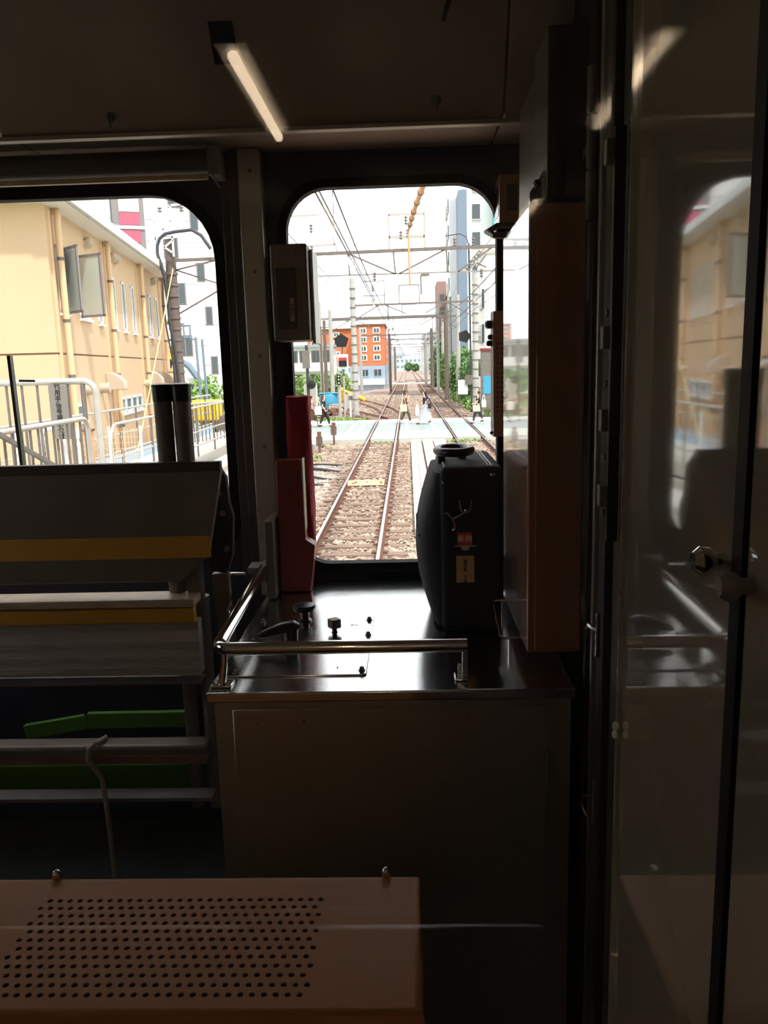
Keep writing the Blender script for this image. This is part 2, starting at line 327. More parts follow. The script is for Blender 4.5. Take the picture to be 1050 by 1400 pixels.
m_ = MB(); m_.tube([(1.502, 1.70, 2.395), (1.490, 1.725, 2.40), (1.487, 1.735, 2.385), (1.487, 1.735, 2.365)], 0.005, 8); m_.obj('hook', M['steel'], lv, smooth=True)
l2 = thing('door_latch', 'dull steel latch on the side door frame below the hook lever', 'latch', (1.51, 1.70, 1.95))
MB().box(1.500, 1.514, 1.695, 1.71, 1.93, 2.04).obj('back_plate', M['galvd'], l2, bevel=0.002)
m_ = MB(); m_.tube([(1.502, 1.70, 2.0), (1.485, 1.72, 1.99), (1.482, 1.725, 1.965), (1.49, 1.71, 1.945)], 0.004, 8); m_.obj('hook', M['steel'], l2, smooth=True)

# tan cabinet in the corner
cb = thing('tall_cabinet', 'tall glossy tan cabinet hanging in the right corner above the desk', 'cabinet', (1.435, 2.1, 2.285))
MB().box(1.372, 1.500, 1.85, 2.33, 2.29, 3.315).obj('body', M['tan'], cb, bevel=0.004)
MB().box(1.389, 1.497, 1.845, 1.85, 2.30, 3.30).obj('door', M['tan'], cb, bevel=0.002)
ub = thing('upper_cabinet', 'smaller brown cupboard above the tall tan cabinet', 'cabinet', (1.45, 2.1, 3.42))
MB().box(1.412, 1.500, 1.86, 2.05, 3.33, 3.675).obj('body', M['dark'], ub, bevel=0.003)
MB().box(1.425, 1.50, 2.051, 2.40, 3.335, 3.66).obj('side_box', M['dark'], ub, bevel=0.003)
hp = thing('hinge_post', 'round dark hinge post at the top right of the cabinets', 'hinge', (1.497, 1.83, 3.27))
for a, b in ((3.27, 3.37), (3.375, 3.48), (3.485, 3.575)): MB().cyl((1.497, 1.815, a), (1.497, 1.815, b), 0.011, 14).obj('knuckle', M['galvd'], hp, smooth=True)
MB().box(1.485, 1.504, 1.815, 1.849, 3.40, 3.425).obj('strap', M['galvd'], hp, bevel=0.002)
sb = thing('steel_bracket', 'bright steel bracket between the tall and upper cabinets', 'bracket', (1.44, 1.95, 3.33))
m_ = MB(); m_.prism([(0.0, 0.0), (0.118, 0.0), (0.118, 0.075), (0.03, 0.075), (0.0, 0.03)], 0.004, TR(1.380, 1.90, 3.318) @ FACE); m_.obj('web', M['steel'], sb, bevel=0.001)
MB().box(1.38, 1.50, 1.90, 2.2, 3.316, 3.321).obj('flange', M['steel'], sb, bevel=0.001)
for x, z in ((1.395, 3.365), (1.480, 3.35)):
    MB().lathe([(0.009, 0), (0.009, -0.01), (0.006, -0.012), (0.006, -0.02)], (x, 1.896, z), 6, 'y').obj('bolt', M['black'], sb, smooth=True)
# display unit on the front wall
du = thing('display_unit', 'small brown unit with a dark display at the top right of the windscreen', 'device', (1.43, 2.68, 3.41))
MB().box(1.396, 1.470, 2.64, 2.78, 3.405, 3.548).obj('body', M['tan'], du, bevel=0.003)
MB().box(1.395, 1.397, 2.66, 2.76, 3.43, 3.52).obj('display', M['screen'], du)
MB().box(1.42, 1.452, 2.637, 2.641, 3.44, 3.52).obj('cover', M['dark'], du, bevel=0.002)
lp = thing('visor_bracket', 'dark flat loop bracket in front of the windscreen corner', 'bracket', (1.42, 2.5, 3.36))
m_ = MB(); m_.tube([(1.562, 2.52, 3.385), (1.375, 2.52, 3.378), (1.345, 2.47, 3.355), (1.355, 2.41, 3.335), (1.562, 2.41, 3.325)], 0.0085, 10, sx=1.6); m_.obj('loop', M['dark'], lp, smooth=True)
MB().cyl((1.40, 2.46, 3.352), (1.40, 2.46, 3.30), 0.006, 8).obj('stud', M['galvd'], lp, smooth=True)
# intercom strip
it = thing('speaker_strip', 'narrow brown perforated strip box beside the windscreen', 'device', (1.396, 2.68, 2.735))
b_ = MB(); holes = [[(cx + 0.0044 * math.cos(a), cz + 0.0044 * math.sin(a)) for a in [2 * PI * k / 8 for k in range(8)]] for cx in (1.392, 1.407) for cz in [2.82 + 0.0155 * k for k in range(15)]]
plate(b_, [(1.378, 2.737), (1.420, 2.737), (1.420, 3.140), (1.378, 3.140)], holes, 2.660, 2.664); b_.obj('front_plate', M['tan'], it)
MB().box(1.378, 1.420, 2.668, 2.745, 2.737, 3.140).obj('body', M['dark'], it)
for z, l, r in ((3.10, 0.022, 0.014), (3.06, 0.014, 0.009), (3.04, 0.018, 0.01)):
    MB().lathe([(r, 0), (r, -l * 0.7), (r * 0.6, -l)], (1.378, 2.70, z), 12, 'x').obj('knob', M['black'], it, smooth=True)
for x, z in ((1.372, 2.75), (1.425, 2.755), (1.425, 3.13)): MB().ball((x, 2.668, z), 0.006, 8).obj('screw', M['black'], it, smooth=True)
# wire tray at desk right
wt = thing('wire_rack', 'bent chrome wire rack at the desk end below the tan cabinet', 'rack', (1.36, 2.0, 2.3))
m_ = MB(); m_.tube([(1.372, 2.14, 2.335), (1.325, 2.14, 2.335), (1.318, 2.13, 2.33), (1.322, 1.985, 2.288), (1.335, 1.975, 2.284), (1.40, 1.975, 2.284)], 0.0035, 8); m_.obj('wire', M['chrome'], wt, smooth=True)
MB().cyl((1.345, 1.975, 2.286), (1.345, 1.975, 2.241), 0.003, 8).obj('leg', M['chrome'], wt, smooth=True); MB().cyl((1.345, 2.14, 2.335), (1.345, 2.14, 2.241), 0.003, 8).obj('leg', M['chrome'], wt, smooth=True)

# ================================================================== control desk
TZ = 2.24
dk = thing('control_desk', 'stainless steel control desk with cupboard front below the windscreen', 'desk', (1.04, 2.2, FL))
MB().box(0.628, 1.462, 1.765, 2.742, FL, TZ - 0.025).obj('carcass', M['steelv'], dk, bevel=0.003)
MB().box(0.672, 1.405, 1.759, 1.765, FL + 0.03, TZ - 0.045).obj('front_panel', M['steelv'], dk, bevel=0.002, seg=1)
MB().box(0.615, 1.470, 1.750, 2.742, TZ - 0.025, TZ).obj('worktop', M['steel'], dk, bevel=0.004, seg=3)
for z in (2.02, 2.04, 2.06): MB().ball((1.387, 1.757, z - 0.0), 0.0032, 6).obj('rivet', M['galvd'], dk, smooth=True)
MB().cyl((1.409, 1.755, 2.00), (1.409, 1.755, 2.085), 0.0045, 10).obj('hinge', M['galvd'], dk, smooth=True)
for x, z in ((0.73, 2.16), (0.84, 2.165), (1.22, 2.17)): MB().ball((x, 1.7585, z), 0.003, 6).obj('rivet', M['galvd'], dk, smooth=True)
cp = thing('control_plate', 'bolted stainless control plate on the left of the desk top', 'plate', (0.81, 2.08, TZ))
m_ = MB(); m_.prism(rrect(0.640, 0.984, 1.845, 2.325, 0.01, 3), 0.004, TR(0, 0, TZ + 0.0005)); m_.obj('base_plate', M['steel'], cp, bevel=0.001)
for x, y in ((0.972, 2.262), (0.975, 2.13), (0.972, 1.868), (0.663, 1.858), (0.662, 2.085), (0.66, 2.26)):
    m_ = MB(); m_.lathe([(0.0085, 0), (0.0085, 0.003), (0.006, 0.003), (0.006, 0.009), (0.004, 0.0105)], (x, y, TZ + 0.0045), 6); m_.obj('bolt', M['galvd'], cp)
for (x, y, s_) in ((0.81, 2.19, 'OFF'), (0.93, 2.22, 'ON'), (0.925, 2.06, '2'), (0.735, 1.885, '1'), (0.91, 1.89, '3')):
    text(s_, 'lettering', 0.014, TR(x, y, TZ + 0.0047), M['ink'], cp)
# levers
def lever(label, cat, x, y, kind):
    t = thing('lever', label, cat, (x, y, TZ + 0.0045)); m = MB()
    m.lathe([(0.020, 0), (0.020, 0.004), (0.0125, 0.006), (0.0125, 0.045)], (x, y, TZ + 0.0045), 16); m.obj('shaft', M['black'], t, smooth=True); h = MB()
    if kind == 'bar':
        h.tube([(x + 0.022, y + 0.006, TZ + 0.058), (x + 0.010, y + 0.003, TZ + 0.060), (x - 0.02, y, TZ + 0.056), (x - 0.055, y - 0.004, TZ + 0.046), (x - 0.078, y - 0.008, TZ + 0.040), (x - 0.086, y - 0.009, TZ + 0.038)], [0.008, 0.017, 0.016, 0.012, 0.0095, 0.004], 12, sx=1.3)
        h.cyl((x, y, TZ + 0.02), (x, y, TZ + 0.06), 0.019, 16, 0.02)
    else:
        h.lathe([(0.013, 0.028), (0.017, 0.034), (0.031, 0.038), (0.034, 0.046), (0.031, 0.054), (0.010, 0.058)], (x, y, TZ), 20)
    h.obj('handle', M['black'], t, smooth=True); return t
lever('long black lever handle nearest the handrail on the control plate', 'lever', 0.772, 2.05, 'bar')
lever('round black knob handle at the back of the control plate', 'knob', 0.782, 2.268, 'knob')
cbk = thing('switch_knob', 'small square grey switch knob in the middle of the control plate', 'switch', (0.879, 2.16, TZ + 0.0045))
MB().lathe([(0.010, 0), (0.007, 0.003), (0.007, 0.02)], (0.879, 2.16, TZ + 0.0045), 12).obj('stem', M['black'], cbk, smooth=True)
MB().box(-0.0145, 0.0145, -0.0145, 0.0145, 0.018, 0.044, TR(0.879, 2.16, TZ) @ Matrix.Rotation(0.6, 4, 'Z')).obj('cap', M['greys'], cbk, bevel=0.002)
# handrail
hr = thing('handrail', 'bent chrome handrail round the front left of the desk', 'handrail', (0.64, 1.78, TZ))
R_ = 0.0165
path = [(0.622, 2.50, 2.345), (0.628, 2.2, 2.338), (0.634, 1.86, 2.332)] + arc((0.672, 1.84, 2.33), 0.038, 180, 270, 6) + [(0.75, 1.802, 2.33), (1.225, 1.802, 2.33)]
MB().tube(path, R_, 14).obj('rail', M['chrome'], hr, smooth=True)
MB().tube([(0.650, 1.812, 2.328), (0.648, 1.806, 2.29), (0.642, 1.80, TZ + 0.004)], 0.009, 10).obj('leg', M['chrome'], hr, smooth=True)
m_ = MB(); m_.box(0.618, 0.668, 1.78, 1.822, TZ + 0.001, TZ + 0.006); m_.obj('foot_plate', M['steel'], hr, bevel=0.002)
for x in (0.628, 0.658): MB().lathe([(0.0065, 0), (0.0065, 0.005), (0.003, 0.006)], (x, 1.79, TZ + 0.006), 6).obj('bolt', M['chrome'], hr)
m_ = MB(); m_.box(1.213, 1.226, 1.796, 1.808, TZ + 0.012, 2.325); m_.box(1.196, 1.226, 1.80, 1.845, TZ + 0.001, TZ + 0.006); m_.box(1.205, 1.222, 1.838, 1.842, TZ + 0.006, TZ + 0.03)
m_.obj('end_bracket', M['steel'], hr, bevel=0.002)
m_ = MB(); m_.box(0.575, 0.629, 2.48, 2.56, 2.335, 2.355); m_.box(0.60, 0.629, 2.50, 2.698, 2.30, 2.34); m_.obj('wall_bracket', M['galvd'], hr, bevel=0.003)

# ================================================================== black box on the pillar, red bag and red box
bb = thing('meter_box', 'dark box with a smoked cover and label on the left of the windscreen', 'box', (0.74, 2.6, 3.06))
MB().box(0.687, 0.800, 2.55, 2.744, 3.062, 3.352).obj('case', M['greys'], bb, bevel=0.006)
MB().box(0.802, 0.812, 2.60, 2.744, 3.052, 3.340).obj('side_cover', M['alu'], bb, bevel=0.003)
MB().box(0.700, 0.762, 2.545, 2.551, 3.095, 3.28).obj('smoked_cover', M['dark'], bb, bevel=0.002)
MB().box(0.715, 0.766, 2.544, 2.55, 3.318, 3.332).obj('handle', M['galvd'], bb, bevel=0.002)
MB().box(0.742, 0.755, 2.5435, 2.5452, 3.12, 3.19).obj('label_strip', M['beigem'], bb)
text('非常灯', 'lettering', 0.012, TR(0.7485, 2.543, 3.155) @ FACE, M['ink'], bb, vertical=True)
rb = MB(); prof = []
def fold(x0, x1, y0, y1, z0, z1, amp, seed, nx=10, nz=18):
    """a slightly rumpled closed cloth roll"""
    rnd = random.Random(seed); mb = MB(); V = []; n = 20; cx, cy = (x0 + x1) / 2, (y0 + y1) / 2
    for i in range(nz + 1):
        z = z0 + (z1 - z0) * i / nz; 
        for j in range(n):
            t = 2 * PI * j / n; q = 1 + amp * math.sin(5 * t + i * 0.5 + seed) + rnd.uniform(-amp, amp) * 0.6
            c, s = math.cos(t), math.sin(t); e = 0.55
            V.append((cx + (x1 - x0) / 2 * q * math.copysign(abs(c) ** e, c), cy + (y1 - y0) / 2 * q * math.copysign(abs(s) ** e, s), z + rnd.uniform(-1, 1) * 0.002))
    F = [(i * n + j, i * n + (j + 1) % n, (i + 1) * n + (j + 1) % n, (i + 1) * n + j) for i in range(nz) for j in range(n)] + [tuple(range(n - 1, -1, -1)), tuple(nz * n + j for j in range(n))]
    return mb.add(V, F)
bag = fold(0.692, 0.772, 2.66, 2.75, 2.345, 2.885, 0.045, 3).obj('cloth_roll', M['redcloth'], smooth=True, label='deep red cloth roll standing behind the red metal box', cat='cloth')
rx = thing('red_box', 'red metal holder box standing against the pillar on the desk', 'box', (0.71, 2.5, 2.245))
m_ = MB(); m_.prism([(0.662, 2.244), (0.762, 2.244), (0.782, 2.40), (0.752, 2.42), (0.748, 2.685), (0.665, 2.685)], 0.06, TR(0, 2.645, 0) @ FACE)
m_.obj('case', M['red'], rx, bevel=0.003)
MB().box(0.7485, 0.7525, 2.59, 2.644, 2.45, 2.688).obj('edge_trim', M['alu'], rx, bevel=0.001)
text('信号炎管', 'lettering', 0.018, TR(0.706, 2.5842, 2.60) @ FACE, M['rust'], rx, vertical=True)
gb = MB(); gb.box(0.632, 0.66, 2.50, 2.69, 2.244, 2.50); gb.obj('cover_plate', M['greys'], bevel=0.003, label='narrow grey cover plate between the pillar foot and the red box', cat='cover')

# ================================================================== black suitcase
sx0, sx1, sy0, sy1, sz0, sz1 = 1.182, 1.352, 2.15, 2.56, 2.243, 2.705
su = thing('suitcase', 'black nylon crew suitcase standing on the desk with stickers', 'suitcase', (1.265, 2.35, TZ))
def soft_box(x0, x1, y0, y1, z0, z1, e=0.32, bulge=0.0, n=28, nz=16, top=0.02):
    mb = MB(); V = []
    for i in range(nz + 1):
        u = i / nz; z = z0 + (z1 - z0) * u; k = min(1.0, 0.9 + 0.1 * math.sin(PI * u) ** 0.4)
        for j in range(n):
            t = 2 * PI * j / n; c, s = math.cos(t), math.sin(t)
            bx = bulge * math.sin(PI * u) if c < 0 else 0
            V.append(((x0 + x1) / 2 + ((x1 - x0) / 2 * k + bx) * math.copysign(abs(c) ** e, c), (y0 + y1) / 2 + (y1 - y0) / 2 * k * math.copysign(abs(s) ** e, s), z))
    F = [(i * n + j, i * n + (j + 1) % n, (i + 1) * n + (j + 1) % n, (i + 1) * n + j) for i in range(nz) for j in range(n)] + [tuple(range(n - 1, -1, -1)), tuple(nz * n + j for j in range(n))]
    return mb.add(V, F)
MB().box(sx0, sx1, sy0, sy1, sz0, sz1).obj('body', M['fabric'], su, bevel=0.018, seg=4)
soft_box(1.158, 1.215, 2.17, 2.53, 2.25, 2.685, 0.6, 0.045).obj('side_pocket', M['cloth_g'], su, smooth=True, label='bulging grey side pocket')
m_ = MB(); m_.tube([(1.128 - 0.006 * math.sin(i), 2.22 + i * 0.05, 2.555 - 0.02 * abs(i - 2.5)) for i in range(6)], 0.008, 8); m_.obj('pocket_hem', M['cloth_g'], su, smooth=True)
for x in (sx0 + 0.010, ): 
    m_ = MB(); m_.tube([(x - 0.004, sy0 + 0.006, 2.66), (x, sy0 + 0.012, 2.697), (x + 0.002, sy0 + 0.03, 2.704), (x, sy1 - 0.03, 2.704)], 0.0025, 6); m_.obj('piping', M['kwhite'], su, smooth=True)
for k, x in enumerate((1.312, 1.320)):
    m_ = MB(); m_.tube([(x, sy1 - 0.02, 2.706), (x, sy0 + 0.06, 2.707), (x + 0.003, sy0 + 0.01, 2.700), (x + 0.006, sy0 - 0.0015, 2.68)], 0.0022, 6); m_.obj('zip', M['kwhite'] if k == 0 else M['galv'], su, smooth=True)
hd = MB(); hd.tube([(1.175 + 0.052 + 0.048 * math.cos(t), 2.30 + 0.075 * math.sin(t), 2.735) for t in [2 * PI * k / 20 for k in range(20)]], 0.0125, 10, closed=True, sx=1.0)
hd.obj('handle', M['black'], su, smooth=True, label='padded black carrying handle')
for x, y in ((1.19, 2.28), (1.255, 2.36)): MB().cyl((x, y, 2.70), (x, y, 2.73), 0.012, 10).obj('handle_mount', M['black'], su, smooth=True)
m_ = MB(); m_.tube([(1.232, sy0 - 0.004, 2.615), (1.234, sy0 - 0.005, 2.598)] + arc((1.248, sy0 - 0.006, 2.594), 0.0135, 180, 360, 8, 'xz') + [(1.262, sy0 - 0.005, 2.598), (1.264, sy0 - 0.004, 2.615)], 0.0018, 6); m_.obj('d_ring', M['chrome'], su, smooth=True)
m_ = MB(); m_.ball((1.249, sy0 - 0.010, 2.588), 0.006, 8); m_.tube([(1.247, sy0 - 0.011, 2.586), (1.232, sy0 - 0.012, 2.575), (1.214, sy0 - 0.012, 2.566)], 0.0028, 6)
m_.tube([(1.190, sy0 - 0.006, 2.579), (1.199, sy0 - 0.011, 2.583), (1.211, sy0 - 0.013, 2.568), (1.217, sy0 - 0.013, 2.556), (1.219, sy0 - 0.013, 2.540), (1.212, sy0 - 0.011, 2.534)], 0.0026, 6); m_.obj('snap_hook', M['chrome'], su, smooth=True)
MB().box(1.226, 1.265, sy0 - 0.0015, sy0 + 0.001, 2.490, 2.525).obj('red_sticker', M['sticker'], su)
text('乗務', 'lettering', 0.021, TR(1.2455, sy0 - 0.002, 2.507) @ FACE, M['kwhite'], su)
m_ = MB(); m_.prism([(1.219, 2.486), (1.275, 2.486), (1.275, 2.489), (1.219, 2.489)], 0.002, TR(0, sy0, 0) @ FACE); m_.prism([(1.247 + 0.012 * math.cos(math.radians(a)), 2.486 + 0.011 * math.sin(math.radians(a))) for a in range(180, 361, 20)], 0.002, TR(0, sy0, 0) @ FACE)
m_.obj('grey_tab', M['galv'], su)
MB().box(1.222, 1.271, sy0 - 0.0015, sy0 + 0.001, 2.385, 2.460).obj('name_tag', M['paper'], su, label='tan paper tag with vertical characters')
text('㋕', 'lettering', 0.012, TR(1.2465, sy0 - 0.002, 2.450) @ FACE, M['redink'], su)
text('電線整 食志', 'lettering', 0.0108, TR(1.2465, sy0 - 0.002, 2.416) @ FACE, M['ink'], su, vertical=True)

# ================================================================== stowed escape ladder at the left
ld = thing('escape_ladder', 'stowed folding escape ladder with yellow edged treads below the left window', 'ladder', (0.1, 2.3, FL))
YP = Matrix.Translation((0, 2.30, 0)) @ FACE
m_ = MB(); m_.prism([(-0.75, 2.362), (0.413, 2.362), (0.500, 2.440), (0.552, 2.690), (0.549, 2.716), (-0.75, 2.716)], 0.025, TR(0, 2.325, 0) @ FACE); m_.obj('tread_board', M['greys'], ld, bevel=0.003)
MB().box(-0.75, 0.552, 2.297, 2.327, 2.690, 2.719).obj('board_edge', M['dark'], ld, bevel=0.003)
MB().box(-0.75, 0.508, 2.2975, 2.3, 2.435, 2.500).obj('yellow_band', M['yellow'], ld)
m_ = MB(); m_.box(-0.75, 0.457, 2.26, 2.36, 2.294, 2.318); m_.obj('step', M['beigem'], ld, bevel=0.004)
MB().box(-0.75, 0.452, 2.268, 2.30, 2.245, 2.29).obj('yellow_band', M['yellow'], ld, bevel=0.002)
m_ = MB(); m_.box(-0.75, 0.458, 2.285, 2.33, 2.075, 2.243)
for zc in (2.232, 2.178, 2.135, 2.10):
    for k in range(4): m_.box(-0.75, 0.46, 2.281, 2.286, zc - k * 0.005 - 0.0015, zc - k * 0.005 + 0.0015)
m_.obj('riser', M['galv'], ld, bevel=0.001)
MB().box(-0.75, 0.462, 2.27, 2.33, 2.052, 2.060).obj('lower_edge', M['galvd'], ld)
MB().box(-0.75, 0.463, 2.25, 2.32, 1.800, 1.862).obj('lower_step', M['greys'], ld, bevel=0.012, seg=3)
MB().box(-0.75, 0.463, 2.247, 2.25, 1.806, 1.832).obj('red_band', M['rust'], ld)
m_ = MB(); m_.box(-0.75, 0.47, 2.27, 2.33, 1.668, 1.680); m_.obj('bottom_edge', M['galvd'], ld)
MB().box(-0.75, 0.47, 2.40, 2.44, 1.635, 1.725).obj('green_slat', M['green'], ld, bevel=0.004, label='green painted slat')
m_ = MB(); m_.bar((-0.17, 2.42, 1.835), (0.03, 2.42, 1.868), 0.02, 0.045); m_.obj('green_slat', M['green'], ld); m_ = MB(); m_.bar((0.04, 2.42, 1.872), (0.36, 2.42, 1.874), 0.02, 0.05); m_.obj('green_slat', M['green'], ld)
for x in (0.395, 0.455): MB().cyl((x, 2.365, 1.60), (x, 2.365, 2.30), 0.022, 12).obj('lower_tube', M['galvd'], ld, smooth=True)
for x, n_ in ((0.384, 0), (0.440, 1)):
    m_ = MB(); m_.cyl((x, 2.36, 2.27), (x - 0.004, 2.36, 2.915), 0.0262, 18); m_.obj('side_tube', M['galvd'], ld, smooth=True)
    MB().lathe([(0.028, 0), (0.029, 0.042), (0.031, 0.044), (0.030, 0.05), (0.018, 0.053)], (x - 0.004, 2.36, 2.892), 18).obj('end_cap', M['black'], ld, smooth=True)
hg = thing('hinge_bracket', 'dark hinge linkage at the right end of the ladder boards', 'bracket', (0.55, 2.5, 2.5))
m_ = MB(); m_.prism([(0.560, 2.70), (0.585, 2.66), (0.590, 2.58), (0.600, 2.54), (0.592, 2.42), (0.57, 2.36), (0.52, 2.37), (0.505, 2.45), (0.54, 2.56)], 0.03, TR(-0.04, 2.42, 0) @ FACE); m_.obj('link_plate', M['darker'], hg, bevel=0.003)
for x, z in ((0.522, 2.61), (0.53, 2.55), (0.535, 2.44)): MB().lathe([(0.009, 0), (0.009, -0.008), (0.005, -0.01)], (x, 2.39, z), 6, 'y').obj('bolt', M['galvd'], hg)
m_ = MB(); m_.cyl((0.50, 2.44, 2.345), (0.575, 2.44, 2.345), 0.007, 10); m_.obj('pin', M['chrome'], hg, smooth=True)
sp = MB(); sp.prism([(0.482, 2.36), (0.535, 2.36), (0.535, 2.22), (0.548, 2.08), (0.548, FL), (0.520, FL), (0.498, 2.05)], 0.03, TR(0, 2.42, 0) @ FACE)
spo = sp.obj('support_post', M['greys'], bevel=0.003, label='narrow grey support post between the ladder and the desk', cat='post')
MB().tube([(0.535, 2.385, 2.30), (0.54, 2.38, 2.27), (0.528, 2.38, 2.25), (0.535, 2.38, 2.22)], 0.004, 8).obj('catch', M['chrome'], spo, smooth=True)
# rope
rp2 = MB(); rp2.tube([(0.118, 2.25, 1.79), (0.105, 2.238, 1.83), (0.112, 2.236, 1.862), (0.13, 2.25, 1.874), (0.142, 2.30, 1.87)], 0.0075, 8)
rp2.tube([(0.118, 2.25, 1.79), (0.132, 2.262, 1.755), (0.138, 2.26, 1.70), (0.143, 2.26, 1.55), (0.146, 2.26, FL + 0.005)], 0.0075, 8)
rp2.obj('rope', M['rope'], smooth=True, label='twisted pale rope looped over the lower ladder step', cat='rope')
# blind rolled up over the left window
bl = thing('roller_blind', 'rolled up brown roller blind above the left window', 'blind', (0, 2.62, 3.6))
MB().cyl((-1.4, 2.64, 3.615), (0.50, 2.64, 3.615), 0.038, 20).obj('roll', M['dark'], bl, smooth=True)
MB().box(-1.4, 0.50, 2.595, 2.612, 3.556, 3.572).obj('pull_bar', M['beigem'], bl, bevel=0.003)
m_ = MB(); m_.box(0.502, 0.535, 2.60, 2.70, 3.57, 3.655); m_.tube([(0.51, 2.60, 3.60), (0.52, 2.59, 3.56), (0.535, 2.60, 3.53)], 0.003, 6); m_.obj('end_bracket', M['galvd'], bl, bevel=0.003)
# fittings on the sloping lining
for x, z, n_ in ((0.272, 3.695, 'left'), (1.196, 3.705, 'right')):
    y = fy(z); h = thing('hook', 'small round coat hook on the lining near the %s' % ('left blind' if n_ == 'left' else 'cabinets at right'), 'hook', (x, y, z), None)
    MB().lathe([(0.015, 0), (0.014, -0.006), (0.006, -0.009), (0.005, -0.02)], (x, y + 0.002, z), 14, 'y').obj('boss', M['galvd'], h, smooth=True)
    MB().tube([(x, y - 0.018, z), (x + 0.001, y - 0.022, z - 0.015), (x + 0.002, y - 0.012, z - 0.032)], 0.004, 8).obj('prong', M['galvd'], h, smooth=True)
sl = Vector((0, -0.532, 1)).normalized(); nn = Vector((0, -1, -0.532)).normalized()
def onf(z, off=0.001): return Vector((0, fy(z), z)) + nn * off
m_ = MB(); a = onf(3.800, 0.002); b = onf(3.890, 0.002)
m_.add([(0.592, a.y, a.z), (0.660, a.y, a.z), (0.655, b.y, b.z), (0.590, b.y, b.z)] + [(q[0], q[1] + 0.001, q[2] + 0.0006) for q in ((0.592, a.y, a.z), (0.660, a.y, a.z), (0.655, b.y, b.z), (0.590, b.y, b.z))], [(0, 1, 2, 3), (7, 6, 5, 4), (0, 4, 5, 1), (1, 5, 6, 2), (2, 6, 7, 3), (3, 7, 4, 0)])
m_.obj('black_patch', M['black'], label='black square cover on the sloping lining above the pillar', cat='cover')
cf = thing('ceiling_fitting', 'cream ceiling fitting with a dark hanging arm at the top edge of the picture', 'fitting', (1.25, 2.1, 4.0))
MB().box(1.20, 1.335, 2.08, 2.20, 3.895, 4.0).obj('housing', M['beigem'], cf, bevel=0.004)
MB().tube([(1.235, 2.12, 3.90), (1.225, 2.13, 3.86), (1.205, 2.15, 3.80)], [0.012, 0.009, 0.005], 8).obj('arm', M['black'], cf, smooth=True)
# perforated box just beyond the pane
pb = thing('perforated_box', 'cream metal equipment box with a perforated top just beyond the pane', 'box', (0.66, 0.86, FL))
bz = 2.30; X0, X1, Y0, Y1 = 0.18, 1.103, 0.745, 0.985
m_ = MB(); px, py, hr_ = 0.0132, 0.0146, 0.0037; gx0, gx1 = 0.603, 0.603 + 29 * px; gy0 = 0.766; rows = 12; gy1 = gy0 + rows * py
for r in range(rows):
    off = (r % 2) * px / 2; cy = gy0 + (r + 0.5) * py; n = 28
    for k in range(n):
        cx = gx0 + off + (k + 0.5) * px; H = 8; o = len(m_.v)
        sq = [(px / 2, 0), (px / 2, py / 2), (0, py / 2), (-px / 2, py / 2), (-px / 2, 0), (-px / 2, -py / 2), (0, -py / 2), (px / 2, -py / 2)]
        ring = [(hr_ * math.cos(2 * PI * j / H), hr_ * math.sin(2 * PI * j / H)) for j in range(H)]
        V = [(cx + a, cy + b, bz) for a, b in sq] + [(cx + a, cy + b, bz) for a, b in ring] + [(cx + a, cy + b, bz - 0.002) for a, b in ring]
        m_.add(V, [(j, (j + 1) % 8, 8 + (j + 1) % 8, 8 + j) for j in range(8)] + [(8 + j, 8 + (j + 1) % 8, 16 + (j + 1) % 8, 16 + j) for j in range(8)])
    xa, xb = gx0 + off, gx0 + off + n * px
    for (a, b) in ((X0 + 0.01, xa), (xb, X1 - 0.01)): m_.add([(a, cy - py / 2, bz), (b, cy - py / 2, bz), (b, cy + py / 2, bz), (a, cy + py / 2, bz)], [(0, 1, 2, 3)])
for a, b in ((Y0 + 0.01, gy0), (gy1, Y1 - 0.01)): m_.add([(X0 + 0.01, a, bz), (X1 - 0.01, a, bz), (X1 - 0.01, b, bz), (X0 + 0.01, b, bz)], [(0, 1, 2, 3)])
m_.obj('perforated_top', M['cream'], pb)
sh = MB()
def rim(z, i): return [(X0 + i, Y0 + i, z), (X1 - i, Y0 + i, z), (X1 - i, Y1 - i, z), (X0 + i, Y1 - i, z)]
V = rim(bz, 0.01) + rim(bz - 0.0008, 0.0055) + rim(bz - 0.003, 0.002) + rim(bz - 0.009, 0.0) + rim(FL + 0.002, 0.0)
sh.add(V, [(4 * k + j, 4 * k + (j + 1) % 4, 4 * k + 4 + (j + 1) % 4, 4 * k + 4 + j) for k in range(4) for j in range(4)])
sh.obj('housing', M['cream'], pb, smooth=True)
MB().box(X0 + 0.02, X1 - 0.02, Y0 + 0.02, Y1 - 0.02, FL + 0.1, bz - 0.03).obj('core', M['black'], pb)
for x in (0.604, 1.056): MB().ball((x, 0.982, bz + 0.004), 0.0078, 10, (0.8, 0.8, 1.1)).obj('dome_nut', M['chrome'], pb, smooth=True)
# wiper outside the left window
wp = thing('windscreen_wiper', 'black wiper arm parked upright at the left edge outside the left window', 'wiper', (-0.31, 2.9, 2.3))
MB().bar((-0.315, 2.90, 2.20), (-0.325, 2.90, 3.05), 0.022, 0.012).obj('arm', M['black'], wp)
MB().bar((-0.30, 2.90, 2.96), (-0.245, 2.905, 2.958), 0.008).obj('pivot', M['black'], wp)
MB().cyl((-0.315, 2.80, 2.23), (-0.315, 2.91, 2.23), 0.015, 10).obj('spindle', M['black'], wp)
